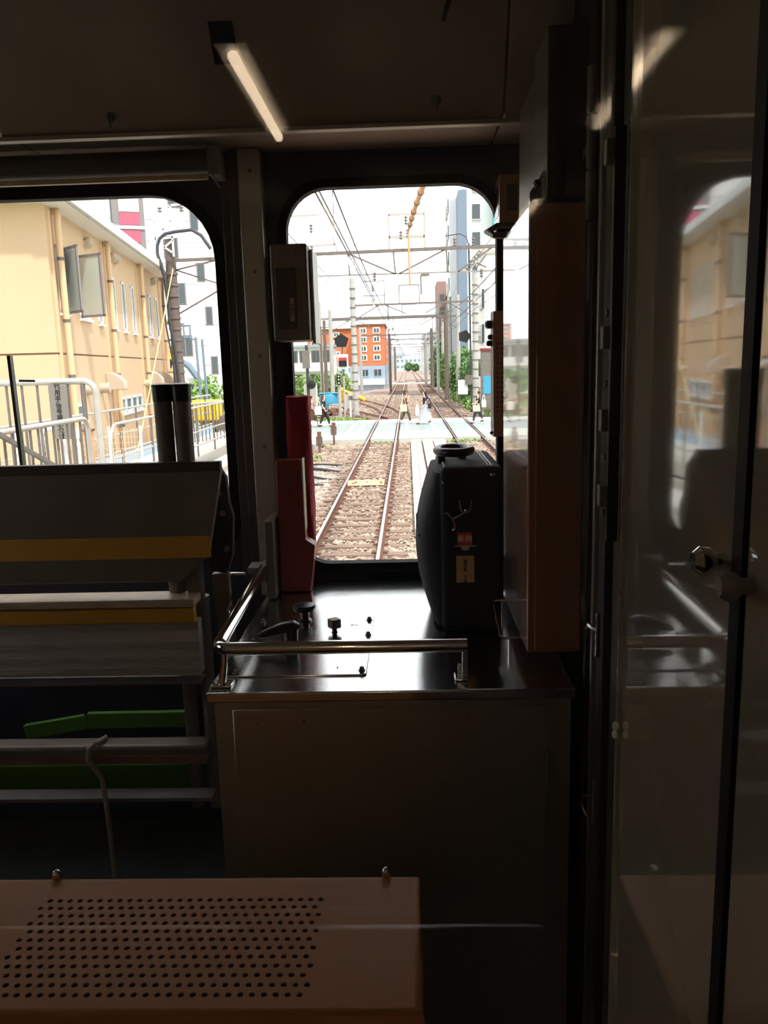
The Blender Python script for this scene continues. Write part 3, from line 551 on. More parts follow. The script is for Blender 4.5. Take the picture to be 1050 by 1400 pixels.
# ================================================================== OUTSIDE: ground, tracks, crossing
gm = MB(); nx, ny = 60, 90
MB().box(-160, 160, -60, 900, -0.9, -0.5).obj('ground', M['soil'], label='wide ground beneath the railway and the town', **S)
rnd = random.Random(3)
def gz(x, y):
    if x < -3.3: return -0.24 - min(0.2, (-3.3 - x) * 0.12)
    return -0.19
V = []; xs = [-7 + 14 * i / nx for i in range(nx + 1)]; ys = [3 + 397 * (j / ny) ** 2.2 for j in range(ny + 1)]
for y in ys:
    for x in xs: V.append((x, y, gz(x, y) + (rnd.uniform(-0.02, 0.02) if y < 60 else 0)))
gm.add(V, [(j * (nx + 1) + i, j * (nx + 1) + i + 1, (j + 1) * (nx + 1) + i + 1, (j + 1) * (nx + 1) + i) for j in range(ny) for i in range(nx)])
gm.obj('track_bed', M['ballast'], smooth=True, label='pale brown ballast bed under both tracks', **S)
def stones(n, x0, x1, y0, y1, s0, s1, seed, power=1.5):
    r = random.Random(seed); V = []; F = []
    for k in range(n):
        x = r.uniform(x0, x1); y = y0 + (y1 - y0) * r.random() ** power
        if min(abs(x), abs(x - 3.55)) < 1.05 and abs((y - 7.6 + 0.31) % 0.62 - 0.31) < 0.12 and r.random() < 0.8: continue
        s = r.uniform(s0, s1) * (1 + 0.03 * (y - y0)); z = gz(x, y) + r.uniform(0.0, 0.03)
        a = r.uniform(0, PI); c, q = math.cos(a) * s, math.sin(a) * s; h = s * r.uniform(0.5, 0.9); o = len(V); e = r.uniform(0.6, 1.3)
        V += [(x + c, y + q, z), (x - q * e, y + c * e, z), (x - c, y - q, z + 0.3 * s), (x + q * e, y - c * e, z), (x + c * 0.3, y + q * 0.2, z + h), (x - c * 0.5, y - q * 0.5, z + h * 0.8)]
        F += [(o, o + 1, o + 4), (o + 1, o + 5, o + 4), (o + 1, o + 2, o + 5), (o + 2, o + 3, o + 5), (o + 3, o + 4, o + 5), (o + 3, o, o + 4)]
    return V, F
def raw(name, V, F, m, **kw):
    me = bpy.data.meshes.new(name); me.from_pydata(V, [], F); me.materials.append(m); o = bpy.data.objects.new(name, me); C.objects.link(o); return tag(o, **kw)
raw('ballast_stones', *stones(42000, -2.6, 5.3, 8, 33, 0.022, 0.05, 1), M['stone'], label='loose brown ballast stones between and beside the rails', cat='ballast', kind='stuff')
raw('ballast_stones', *stones(9000, -3.0, 5.3, 45.5, 85, 0.04, 0.06, 4, 1.2), M['stone'], label='coarser looking ballast stones beyond the crossing', cat='ballast', kind='stuff')
raw('grey_ballast_stones', *stones(7000, -3.2, -1.0, 12, 26, 0.02, 0.045, 2, 1), M['stoneg'], label='grey ballast stones left of the near track', cat='ballast', kind='stuff')

def track(x, label, name='railway_track', y0=4, y1=330, rust=False, nsl=1):
    t = thing(name, label, 'railway track', (x, 10, -0.15))
    for sx in (-0.566, 0.566):
        m = MB(); cx = x + sx
        m.cur = 0
        for (a, b, z0, z1) in ((0.0325, 0.0325, -0.04, 0.0), (0.008, 0.008, -0.125, -0.04), (0.063, 0.063, -0.145, -0.125)):
            m.cur = 0; m.box(cx - a, cx + b, y0, y1, z0, z1)
        m.cur = 1; m.box(cx - 0.026, cx + 0.026, y0, y1, 0.0, 0.0025)
        m.obj('rail', [M['railside'], M['railrust'] if rust else M['railtop']], t)
    sl = MB(); sl.box(-1.05, 1.05, -0.11, 0.11, -0.06, 0.0); me = sl.mesh('sleeper', M['sleeper'])
    n = 0; y = 7.6; far = MB(); fast = MB()
    while y < 150:
        if not (33 < y < 44.5):
            if y < 75:
                o = bpy.data.objects.new('sleeper', me); C.objects.link(o); o.parent = t; o.location = (rnd.uniform(-0.03, 0.03), y - 10, 0.15 - 0.136 + rnd.uniform(-0.008, 0.006)); o.rotation_euler = (0, 0, rnd.uniform(-0.01, 0.01))
                if y < 33:
                    for sx in (-0.566, 0.566):
                        for q in (-0.1, 0.1): fast.box(x + sx + q - 0.035, x + sx + q + 0.035, y - 0.05, y + 0.05, -0.148, -0.10)
            else: far.box(x - 1.05, x + 1.05, y - 0.11, y + 0.11, -0.2, -0.148)
        y += 0.62
    far.obj('far_sleepers', M['sleeper'], t, kind='stuff')
    if fast.v: fast.obj('rail_fastenings', M['railside'], t, kind='stuff')
    return t
track(0, 'near railway track straight ahead of the cab')
track(3.55, 'second railway track to the right, partly behind the suitcase')
# turnout and sidings on the left beyond the crossing
def curved(name, label, pts, gauge=1.132, rust=True):
    P = [Vector(p) for p in pts]; t = thing(name, label, 'railway track', pts[0])
    for s in (-gauge / 2, gauge / 2):
        m = MB(); q = []
        for i, p in enumerate(P):
            d = (P[min(i + 1, len(P) - 1)] - P[max(i - 1, 0)]).normalized(); q.append(p + Vector((d.y, -d.x, 0)) * s)
        for i in range(len(q) - 1): m.bar(q[i] + Vector((0, 0, -0.07)), q[i + 1] + Vector((0, 0, -0.07)), 0.07, 0.14)
        m.obj('rail', M['railrust'], t)
    for i in range(len(P) - 1):
        d = (P[i + 1] - P[i]); k = max(1, int(d.length / 0.9)); dn = d.normalized(); r = Vector((dn.y, -dn.x, 0))
        for j in range(k):
            c = P[i] + d * (j / k) + Vector((0, 0, -0.17)); MB().bar(c - r * 1.05, c + r * 1.05, 0.2, 0.08).obj('sleeper', M['sleeper'], t)
    return t
curved('siding_track', 'rusty siding curving away left from the turnout beyond the crossing', [(0.0, 52, 0), (-0.5, 57, 0), (-1.5, 63, 0), (-3.2, 71, 0), (-5.0, 78.5, 0)])
curved('siding_track', 'outer rusty siding left of the turnout, nearest the wagon barrier', [(-0.6, 46.5, 0), (-1.6, 50, 0), (-3.0, 55, 0), (-4.8, 61, 0), (-7, 68, 0), (-9.5, 76, 0)])
# level crossing
cr = thing('level_crossing', 'pale paved level crossing that people are walking across', 'level crossing', (0, 38.5, 0))
for x0, x1 in ((-8.6, -0.68), (-0.49, 0.49), (0.68, 2.90), (3.06, 4.04), (4.22, 12)):
    for (y0, y1, m, dz) in ((33.0, 36.6, 'conc', 0.0), (36.6, 42.2, 'asphalt', -0.006), (42.2, 44.4, 'conc', 0.0)):
        k = max(1, int((x1 - x0) / 3.0)); k = min(k, 8)
        for i in range(k):
            a = x0 + (x1 - x0) * i / k; b = x0 + (x1 - x0) * (i + 1) / k
            MB().box(a + 0.008, b - 0.008, y0 + 0.01, y1 - 0.01, -0.22, 0.004 + dz).obj('deck_slab', M[m], cr)
MB().box(-8.6, 12, 32.9, 44.5, -0.3, -0.19).obj('road_base', M['conc'], cr)
for (xa, xb) in ((-1.75, -1.6), (-1.25, -1.15), (0.95, 1.05), (2.2, 2.32)):
    MB().box(xa, xb, 33.1, 44.3, 0.003, 0.009).obj('white_line', M['line'], cr)
MB().box(-8.6, 8, 44.6, 45.0, -0.25, -0.02).obj('kerb', M['conc'], label='low pale kerb along the far side of the crossing', **S)
# white timber walkway between the tracks
wk = thing('timber_walkway', 'whitish timber plank walkway between the tracks before the crossing', 'walkway', (1.8, 24, -0.1))
for x0, x1, ys_ in ((1.17, 1.58, (14.6, 19.6, 24.2, 28.8, 32.6)), (1.63, 2.02, (17, 21.4, 25.9, 30.6, 32.6)), (2.06, 2.52, (16, 22.3, 27.6, 32.6))):
    for a, b in zip(ys_[:-1], ys_[1:]):
        for k in range(2):
            xa = x0 + (x1 - x0) * k / 2; MB().box(xa + 0.006, xa + (x1 - x0) / 2 - 0.006, a + 0.03, b - 0.03, -0.17, -0.02 + rnd.uniform(-0.008, 0.008)).obj('plank', M['plank'], wk)
# yellow board between the rails
yb = thing('yellow_board', 'pale yellow notice board lying between the near rails', 'sign', (-0.03, 20.9, -0.13))
MB().box(-0.51, 0.45, -0.11, 0.11, -0.008, 0.008, TR(-0.03, 20.95, -0.06) @ Matrix.Rotation(0.5, 4, 'X')).obj('board', M['paleyel'], yb)
for x in (-0.4, 0.34): MB().box(x - 0.03, x + 0.03, 20.9, 21.02, -0.19, -0.05).obj('foot', M['rust'], yb)
text('工事中 徐行区間', 'lettering', 0.125, TR(-0.06, 20.945, -0.048) @ Matrix.Rotation(0.5, 4, 'X'), M['rust'], yb)
# black cables at the left, marker posts, concrete box, weeds
for i, (y, x0, x1, w) in enumerate(((24.0, -3.3, -1.0, 0.045), (22.6, -3.2, -1.1, 0.035), (21.5, -3.2, -1.2, 0.05), (25.6, -3.0, -0.9, 0.03), (18.7, -2.9, -1.9, 0.03))):
    MB().tube([(x0 + (x1 - x0) * k / 8, y + 0.3 * math.sin(k * 0.4 + i), -0.16 + 0.10 * math.sin(PI * k / 8)) for k in range(9)], w, 6).obj('track_cable', M['duct'], smooth=True, label=['black cable hump nearest the marker posts, third from the train', 'thin black cable second from the train left of the near rail', 'thickest black cable hump nearest the train left of the rail', 'thin black cable furthest from the train, beside the weeds', 'short black cable on the grey stones left of the near rail'][i], cat='cable', group='cables left of the near track')
for x, y, h, lab in ((-2.19, 29.4, 0.62, 'nearer rusty marker post with a tag left of the track'), (-1.93, 32.4, 0.75, 'rusty marker post at the edge of the crossing')):
    t = thing('marker_post', lab, 'post', (x, y, -0.2)); MB().box(x - 0.04, x + 0.04, y - 0.04, y + 0.04, -0.22, h - 0.25).obj('stake', M['rust'], t)
    MB().box(x - 0.12, x + 0.12, y - 0.03, y + 0.05, h - 0.5, h - 0.16).obj('tag', M['galvd'], t)
    MB().box(x - 0.07, x + 0.09, y - 0.045, y - 0.03, h - 0.2, h + 0.02).obj('plate', M['rust'], t)
MB().box(-3.3, -2.45, 30.2, 31.2, -0.3, 0.12).obj('concrete_box', M['cpole'], bevel=0.03, label='grey concrete cable box left of the marker posts', cat='box')

def leaves(n, blobs, s, seed):
    r = random.Random(seed); V = []; F = []; tot = sum(b[3] * b[4] * b[5] for b in blobs)
    for (cx, cy, cz, rx, ry, rz) in blobs:
        for k in range(int(n * rx * ry * rz / tot)):
            d = Vector((r.gauss(0, 1), r.gauss(0, 1), r.gauss(0, 1))).normalized() * (r.random() ** 0.25)
            lump = 1 + 0.22 * math.sin(d.x * 7 + seed) * math.cos(d.z * 6 + d.y * 5)
            p = Vector((cx + d.x * rx * lump, cy + d.y * ry * lump, cz + d.z * rz * lump)); q = s * r.uniform(0.6, 1.3)
            a = Vector((r.gauss(0, 1), r.gauss(0, 1), r.gauss(0, 1))).normalized() * q; b = a.cross(Vector((r.gauss(0, 1), r.gauss(0, 1), r.gauss(0, 1)))).normalized() * q * 0.6
            o = len(V); V += [p - a, p + b, p + a, p - b]; F.append((o, o + 1, o + 2, o + 3))
    return V, F
def bush(name, label, cat, loc, blobs, n, s, seed, m='leaf', stems=((0, 0, 1),), group=None):
    t = thing(name, label, cat, loc, group); V, F = leaves(n, blobs, s, seed)
    me = bpy.data.meshes.new('foliage'); me.from_pydata(V, [], F); me.materials.append(M[m]); o = bpy.data.objects.new('foliage', me); C.objects.link(o); o.parent = t; o.matrix_parent_inverse = parent_world(t).inverted()
    bk = MB()
    for b in blobs[:3]: bk.tube([(b[0], b[1], loc[2]), (b[0] + 0.05, b[1], b[2])], [0.06, 0.03], 6)
    bk.obj('stem', M['bark'], t, kind='stuff' if len(blobs) > 1 else None)
    return t
bush('weeds', 'bright green weeds beside the black cables', 'weeds', (-3.0, 27, -0.25), [(-2.9, 27.2, -0.2, 0.9, 2.0, 0.2), (-3.1, 24.5, -0.2, 0.6, 1.0, 0.15), (-2.6, 31.6, -0.18, 0.6, 0.5, 0.14)], 2500, 0.07, 5)
bush('weeds', 'strip of weeds along the far edge of the crossing', 'weeds', (-3.5, 46, -0.25), [(-3.6, 46.5, -0.2, 2.6, 1.2, 0.25), (-1.2, 45.6, -0.2, 1.2, 0.4, 0.12)], 1800, 0.09, 6)
bush('weeds', 'low weeds in the second track just before the crossing', 'weeds', (3.5, 32, -0.2), [(3.4, 32.5, -0.16, 1.0, 0.3, 0.12), (0.0, 32.6, -0.16, 0.5, 0.25, 0.1)], 600, 0.05, 7)
bush('hedge', 'green hedge in front of the white house left of the track', 'hedge', (-8, 83, -0.4), [(-9.6, 84, 0.9, 1.3, 1, 1.2), (-7.6, 84, 1.0, 1.3, 1, 1.3), (-5.9, 84, 1.1, 1.1, 1, 1.3)], 3000, 0.16, 8)
for i, (x, y, h, w, m_n, lab) in enumerate(((6.2, 66, 3.3, 1.1, 'leafd', 'dark green bush nearest the right pole, before the blue tower'), (5.9, 72.5, 4.2, 1.2, 'leafd', 'dense dark green tree right of the track behind the nearest bush'), (5.7, 89, 4.6, 1.4, 'leaf', 'mid green tree right of the track in the middle of the row'), (5.5, 112, 6.0, 1.3, 'leafd', 'tall green tree at the far end of the row on the right'), (8.7, 70.5, 4.0, 1.3, 'leafd', 'green tree against the foot of the blue grey tower'))):
    bush('tree', lab, 'tree', (x, y, -0.4), [(x, y, h * 0.45, w, 1.8, h * 0.5), (x + 0.3, y + 1, h * 0.7, w * 0.7, 1.3, h * 0.35), (x - 0.2, y - 1.0, h * 0.3, w * 0.8, 1.4, h * 0.35)], 4200, 0.17, 11 + i, m_n, group='trees right of the tracks')
bush('verge_plants', 'pale green weeds on the verge along the second track', 'plants', (5.8, 60, -0.3), [(5.5, 56, 0.1, 0.5, 5, 0.5), (5.3, 70, 0.1, 0.5, 6, 0.4), (5.7, 49, 0.1, 0.5, 3, 0.6)], 3500, 0.12, 21)

# ---------------------------------------------------------------- beige building at the left
bt = thing('beige_building', 'long two storey ochre building with downpipes and casement windows at the left', 'building', (-5.8, 16, -0.5))
th = math.atan2(1.9, 14.0)
W = TR(-5.8, 16, 0) @ Matrix.Rotation(th, 4, 'Z')      # local +y runs along the wall, local +x points out to the railway
def WB(x0, x1, s0, s1, z0, z1): return MB().box(x0, x1, s0, s1, z0, z1, W)
WB(-9, 0, 0, 13.6, -0.5, 3.36).obj('lower_wall', M['bw'], bt); WB(-9, 0, 0, 13.6, 3.40, 6.3).obj('upper_wall', M['bw'], bt)
WB(-8.98, -0.015, 0.015, 13.58, 3.35, 3.41).obj('joint', M['bwj'], bt)
m = MB(); m.prism([(0.42, 6.20), (0.42, 6.42), (-4.5, 6.5), (-9.3, 6.42), (-9.3, 6.2)], 14.6, W @ Matrix(((1, 0, 0, 0), (0, 0, 1, -0.5), (0, 1, 0, 0), (0, 0, 0, 1)))); m.obj('roof', M['trimw'], bt)
WB(0.0, 0.46, -0.55, 14.2, 6.22, 6.30).obj('eaves', M['galv'], bt); WB(0.42, 0.50, -0.55, 14.2, 6.25, 6.46).obj('gutter', M['trimw'], bt)
def downpipe(s, top=6.15):
    m = MB(); P = [W @ Vector(p) for p in ((0.03, s + 0.12, top), (0.10, s + 0.10, top), (0.13, s + 0.02, top - 0.08), (0.12, s, top - 0.25), (0.12, s, -0.45))]
    m.tube(P, 0.065, 10); o = m.obj('downpipe', M['pipe'], bt, smooth=True)
    for z in (5.2, 4.0, 2.9, 1.6):
        q = MB(); q.tube([W @ Vector((0.12, s, z)), W @ Vector((0.12, s, z + 0.06))], 0.075, 10); q.obj('collar', M['galvd'], o, smooth=True)
for s in (0.45, 4.75, 9.15, 13.1): downpipe(s)
for s in (0.15, 4.40, 8.80, 12.75): WB(0.0, 0.05, s, s + 0.06, 0, 6.1).obj('cable_duct', M['pipe'], bt)
def wallwin(s, z0, z1, w=0.42, openleaf=False, dirn=1):
    f = MB(); 
    for (a, b, c, d) in ((0, w, z0, z0 + 0.06), (0, w, z1 - 0.06, z1), (0, 0.05, z0, z1), (w - 0.05, w, z0, z1)): f.box(-0.06, 0.03, s + a, s + b, c, d, W)
    o = f.obj('window', M['trimw'], bt); WB(-0.05, 0.006, s + 0.05, s + w - 0.05, z0 + 0.06, z1 - 0.06).obj('pane', M['win'] if not openleaf else M['wind'], o)  # open windows get a dark sheet in place of the shaded opening
    WB(-0.02, 0.07, s - 0.05, s + w + 0.05, z0 - 0.06, z0 - 0.01).obj('sill', M['trimw'], o)
    if openleaf:
        hs_, lw_, an_ = openleaf; w = lw_
        L = W @ TR(0.03, hs_, 0) @ Matrix.Rotation(an_, 4, 'Z')
        q = MB()
        for (a, b, c, d) in ((-w, 0, z0, z0 + 0.05), (-w, 0, z1 - 0.05, z1), (-w, -w + 0.05, z0, z1), (-0.05, 0, z0, z1)): q.box(0, 0.04, a, b, c, d, L)
        lf = q.obj('casement', M['greyf'], bt); MB().box(0.012, 0.028, -w + 0.05, -0.05, z0 + 0.05, z1 - 0.05, L).obj('pane', M['winl'], lf)
wallwin(0.50, 4.20, 5.52, 0.55, (1.0, 0.6, 0.68)); wallwin(2.0, 4.18, 5.50, 0.9, (2.02, 0.72, 0.95)); wallwin(3.7, 4.15, 5.45, 0.4)
for s in (5.3, 6.55, 7.85, 9.7, 10.7, 11.9): wallwin(s, 4.10, 5.42, 0.42)
for s, w in ((5.2, 0.75), (6.0, 0.75), (6.8, 0.75), (7.6, 0.7)): wallwin(s, 1.90, 2.32, w)
wallwin(0.95, 1.98, 2.34, 0.7)
for s in (3.02, 5.55, 5.95, 11.55):
    m = MB(); m.ball(tuple(W @ Vector((0.09, s, 5.93))), 0.13, 8, (0.8, 0.8, 1.0)); m.box(0, 0.1, s - 0.1, s + 0.1, 5.80, 5.95, W); m.obj('vent_hood', M['vent'], bt, smooth=True)
for s in (3.9, 9.7, 11.8):
    m = MB(); m.prism([(0, 2.98), (0, 2.55), (0.45, 2.55), (0.43, 2.75), (0.30, 2.90), (0.15, 2.98)], 0.34, W @ Matrix(((1, 0, 0, 0), (0, 0, 1, s), (0, 1, 0, 0), (0, 0, 0, 1)))); m.obj('vent_hood', M['vent'], bt, bevel=0.02)
for s in (3.3, 8.9, 2.0):
    m = MB(); m.cyl(W @ Vector((0, s, 2.62)), W @ Vector((0.22, s, 2.62)), 0.12, 12); m.obj('pipe_cap', M['vent'], bt, smooth=True)

# ---------------------------------------------------------------- white clad apartment block
at = thing('apartment_block', 'tall white panelled apartment block with a pink glass stair bay behind the ochre building', 'building', (-13, 52, -0.5))
A = TR(-17.5, 46, 0) @ Matrix.Rotation(math.radians(24), 4, 'Z')   # local x along the facade, facade faces local -y
MB().box(-12, 9.0, 0.03, 14, -0.5, 21, A).obj('core', M['wapj'], at)
for k in range(18):
    z = -0.3 + k * 1.18
    for (a, b) in ((-12, -3), (-3, 2.35), (4.15, 6.2), (6.2, 9.02)): MB().box(a + 0.015, b - 0.015, -0.02, 0.03, z + 0.02, z + 1.16, A).obj('panel', M['wap'], at)
    MB().box(9.0, 9.05, 0.02, 14, z + 0.02, z + 1.16, A).obj('panel', M['wap'], at)
MB().box(2.4, 4.1, -0.5, 0.05, 3, 21, A).obj('stair_bay', M['greyf'], at)
for z in (4.9, 8.0, 11.1, 14.2):
    MB().box(2.75, 3.85, -0.53, -0.49, z, z + 0.65, A).obj('pink_panel', M['pink'], at); MB().box(2.75, 3.85, -0.53, -0.49, z + 0.7, z + 2.0, A).obj('pane', M['winl'], at)
    MB().box(2.75, 3.85, -0.53, -0.49, z - 0.95, z - 0.3, A).obj('pink_panel', M['pink'], at)
    MB().box(2.3, 4.2, -0.58, -0.45, z - 0.22, z - 0.06, A).obj('transom', M['white'], at)
for x, z, w in ((5.6, 1.0, 0.8), (7.5, 0.4, 0.5), (5.3, 6.8, 0.9), (7.25, 5.6, 0.45), (5.1, 9.4, 0.85), (6.9, 8.1, 0.5), (5.5, 12.2, 0.8), (6.7, 11.0, 0.5), (5.5, 3.8, 0.9), (7.4, 2.7, 0.45), (4.7, 15.2, 0.9), (6.6, 14, 0.5)):
    h = 1.25 if w > 0.6 else 1.1
    f = MB().box(x, x + w, -0.06, 0.02, z, z + h, A).obj('window', M['greyf'], at, bevel=0.02); MB().box(x + 0.07, x + w - 0.07, -0.075, -0.06, z + 0.07, z + h - 0.07, A).obj('pane', M['wind'], f)
    if w > 0.6: MB().box(x + w / 2 - 0.03, x + w / 2 + 0.03, -0.09, -0.06, z + 0.05, z + h - 0.05, A).obj('mullion', M['greyf'], f)

# ---------------------------------------------------------------- platform end, fences, ramp on the left
MB().box(-6.0, -1.75, -20, 8.6, -0.5, 1.1).obj('platform', M['conc'], bevel=0.03, label='end of the station platform at the left', **S)
def rail_run(mb, pts, r): mb.tube(pts, r, 8)
f1 = thing('end_fence', 'tall tubular steel fence across the platform end with the sign board', 'fence', (-3.5, 8, 1.1))
m = MB(); m.tube([(-5.6, 8, 2.9), (-2.12, 8, 2.905)] + arc((-2.12, 8, 2.79), 0.115, 90, 0, 5, 'xz') + [(-1.985, 8, 1.1)], 0.032, 10); m.obj('frame_tube', M['galv'], f1, smooth=True)
for k in range(22):
    x = -2.28 - k * 0.155
    if x > -5.5: MB().cyl((x, 8, 1.1), (x, 8, 2.88), 0.014, 8).obj('bar', M['galvd'], f1, smooth=True)
MB().cyl((-2.13, 8.0, 1.1), (-2.13, 8.0, 2.88), 0.026, 8).obj('bar', M['galvd'], f1, smooth=True)
sg = thing('sign_board', 'grey vertical board with Japanese characters hung on the tall fence', 'sign', (-2.36, 7.96, 2.35))
MB().box(-2.452, -2.268, 7.935, 7.955, 2.34, 2.875).obj('board', M['signgrey'], sg, bevel=0.004)
text('代用手信号現示位置', 'lettering', 0.062, TR(-2.36, 7.932, 2.61) @ FACE, M['black'], sg, vertical=True)
f2 = thing('platform_gate', 'lower tubular gate along the platform edge in front of the tall fence', 'gate', (-1.78, 6.5, 1.1))
m = MB(); m.tube([(-1.78, 4.6, 2.585), (-1.78, 7.05, 2.585)] + arc((-1.78, 7.05, 2.465), 0.12, 90, 0, 5, 'yz') + [(-1.78, 7.17, 1.15)], 0.022, 10); m.obj('frame_tube', M['galv'], f2, smooth=True)
for k in range(18): MB().cyl((-1.78, 4.7 + k * 0.135, 1.12), (-1.78, 4.7 + k * 0.135, 2.57), 0.011, 8).obj('bar', M['galvd'], f2, smooth=True)
m = MB(); m.bar((-1.74, 5.4, 2.62), (-1.74, 6.6, 2.15), 0.03, 0.03); m.obj('brace', M['galvd'], f2); m = MB(); m.bar((-1.74, 5.4, 2.35), (-1.74, 6.2, 2.05), 0.02, 0.02); m.obj('brace', M['galvd'], f2)
op = thing('orange_post', 'orange post behind the fence bars below the sign board', 'post', (-2.7, 9.4, 1.1)); MB().box(-2.74, -2.66, 9.4, 9.5, -0.3, 2.3).obj('post', M['ocable'], op); MB().box(-2.76, -2.64, 9.38, 9.52, 2.3, 2.33).obj('cap', M['rust'], op)
rs = thing('rail_stand', 'right one of the two bent white tubes behind the platform gate', 'stand', (-2.6, 9, 1.1), 'white tube stands')
m = MB(); m.tube([(-2.9, 8.35, 1.1), (-2.76, 8.35, 2.2)] + arc((-2.65, 8.35, 2.3), 0.12, 150, 20, 5, 'xz') + [(-2.45, 8.35, 1.1)], 0.025, 8); m.obj('tube', M['trimw'], rs, smooth=True)
r2 = copy_tree(rs, (-0.95, 0.08, 0), 'left one of the two bent white tubes behind the platform gate')
mf = thing('mesh_fence', 'pale wire mesh fence in front of the ochre building', 'fence', (-5, 12.5, 0))
for k in range(6): MB().cyl((-5.6 + k * 0.5, 12.5, 0), (-5.6 + k * 0.5, 12.5, 2.15), 0.02, 6).obj('post', M['trimw'], mf, smooth=True)
m = MB()
for k in range(50): m.bar((-5.6 + k * 0.05, 12.5, 0.9), (-5.6 + k * 0.05, 12.5, 2.12), 0.006)
for k in range(14): m.bar((-5.6, 12.5, 0.9 + k * 0.09), (-3.1, 12.5, 0.9 + k * 0.09), 0.006)
m.obj('wire_mesh', M['pipe'], mf, kind='stuff')
# walkway ramp with its railings
rmp = thing('access_walkway', 'raised white access walkway leading away beyond the platform', 'walkway', (-4.7, 18, 0))
MB().box(-5.5, -4.0, 11.0, 27.0, 0.72, 0.90).obj('deck', M['conc'], rmp, bevel=0.01); MB().box(-4.02, -3.94, 11.0, 27.0, 0.66, 0.93).obj('edge_beam', M['galv'], rmp); MB().box(-5.56, -5.48, 11, 27, 0.66, 1.15).obj('edge_beam', M['blueg'], rmp)
for y in range(12, 28, 3): MB().box(-5.2, -4.2, y - 0.1, y + 0.1, -0.5, 0.72).obj('support', M['cpole'], rmp)
def railing(label, x, y0, y1, zb, hs, name='railing'):
    t = thing(name, label, 'railing', (x, y0, zb)); top = zb + hs[0]; low = zb + hs[-1]
    m = MB(); m.tube([(x, y1, top), (x, y0 + 0.25, top)] + [(x, y0 + 0.25 - 0.25 * math.sin(a), top - 0.25 + 0.25 * math.cos(a)) for a in (0.4, 0.8, 1.2, 1.57)] + [(x, y0, low + 0.2), (x, y0 + 0.06, low + 0.05), (x, y0 + 0.2, low), (x, y1, low)], 0.026, 8); m.obj('frame_tube', M['galv'], t, smooth=True)
    for h in hs[1:-1]: MB().cyl((x, y0, zb + h), (x, y1, zb + h), 0.02, 8).obj('rail', M['galv'], t, smooth=True)
    y = y0 + 0.5
    while y < y1: MB().cyl((x, y, zb - 0.1), (x, y, top), 0.024, 8).obj('post', M['galvd'], t, smooth=True); y += 1.7
    return t
railing('long tubular railing along the track side of the raised walkway', -3.98, 13.6, 27.0, 0.9, (1.2, 0.62, 0.3))
railing('far side tubular railing of the raised walkway by the ochre wall', -5.52, 12.2, 27.0, 0.9, (1.25, 0.7, 0.3))
r3 = thing('railing', 'close barred railing at the far end of the raised walkway', 'railing', (-5, 26, 0.9))
for k in range(22): MB().cyl((-5.5 + 0.072 * k, 22.5 + 0.16 * k, 0.9), (-5.5 + 0.072 * k, 22.5 + 0.16 * k, 2.0), 0.018, 6).obj('bar', M['galvd'], r3, smooth=True)
MB().tube([(-5.5, 22.5, 2.02), (-3.95, 26.0, 2.02)], 0.03, 8).obj('top_rail', M['galv'], r3, smooth=True)
for i, (x0, x1, y0, y1, z, lab) in enumerate(((-3.8, -2.3, 13, 17, 0.55, 'pale concrete trough lid nearest the railway left of the windscreen seal'), (-3.7, -2.5, 17.2, 21, 0.8, 'second pale concrete block beside the walkway'), (-3.3, -2.0, 9.5, 12.8, 0.30, 'low concrete block at the foot of the platform end'))):
    MB().box(x0, x1, y0, y1, -0.4, z).obj('concrete_block', M['conc'], bevel=0.03, label=lab, cat='concrete block')
sm = thing('steel_chute', 'slanted white steel channel beside the walkway', 'channel', (-2.8, 12, 0.3))
m = MB(); m.bar((-3.1, 11.0, 0.95), (-2.3, 15.5, 1.15), 0.10, 0.14); m.obj('channel', M['galv'], sm); m = MB(); m.bar((-2.5, 10.5, 0.35), (-2.2, 14.5, 1.1), 0.08, 0.10); m.obj('strut', M['galv'], sm)
# yellow machine, signal, crossing gear seen through the left window
ym = thing('yellow_machine', 'yellow machine housing beyond the walkway railing', 'machine', (-7.2, 33, 0.5))
MB().box(-7.9, -6.7, 33, 34, 0.9, 1.75).obj('hood', M['yel'], ym, bevel=0.08); MB().box(-7.5, -6.4, 33.1, 33.9, 0.5, 1.1).obj('chassis', M['galvd'], ym, bevel=0.03); MB().lathe([(0.3, -0.1), (0.3, 0.1)], (-7.0, 33.0, 0.35), 14, 'y').obj('wheel', M['black'], ym, smooth=True)
MB().box(-7.6, -6.6, 33, 34, -0.5, 0.5).obj('plinth', M['conc'], ym)
cs = thing('crossing_signal', 'dark level crossing warning signal on a striped pole beside the concrete pole', 'signal', (-8.0, 33, -0.5))
for k in range(12): MB().cyl((-8.85, 34, -0.5 + 0.36 * k), (-8.85, 34, -0.14 + 0.36 * k), 0.09, 10).obj('stripe', M['yel'] if k % 2 else M['black'], cs, smooth=True)
m = MB(); m.bar((-9.15, 33.95, 3.75), (-8.55, 33.95, 4.1), 0.12, 0.02); m.bar((-9.15, 33.95, 4.1), (-8.55, 33.95, 3.75), 0.12, 0.02); m.obj('crossbuck', M['orange'], cs, kind='stuff')
for s in (-0.3, 0.3): MB().lathe([(0.16, 0), (0.17, -0.12), (0.12, -0.14)], (-8.85 + s, 33.9, 3.3), 14, 'y').obj('lamp', M['black'], cs, smooth=True)
sp2 = thing('striped_pole', 'tall yellow and black striped pole at the right end of the left window', 'pole', (-7.4, 40, -0.5))
for k in range(20): MB().cyl((-7.72, 40, -0.5 + 0.42 * k), (-7.72, 40, -0.08 + 0.42 * k), 0.13, 10).obj('stripe', (M['yel'], M['black'], M['orange'])[k % 3] if k > 9 else (M['yel'] if k % 2 else M['black']), sp2, smooth=True)
MB().box(-7.98, -7.5, 39.8, 39.9, 5.6, 7.6).obj('banner', M['rust'], sp2)
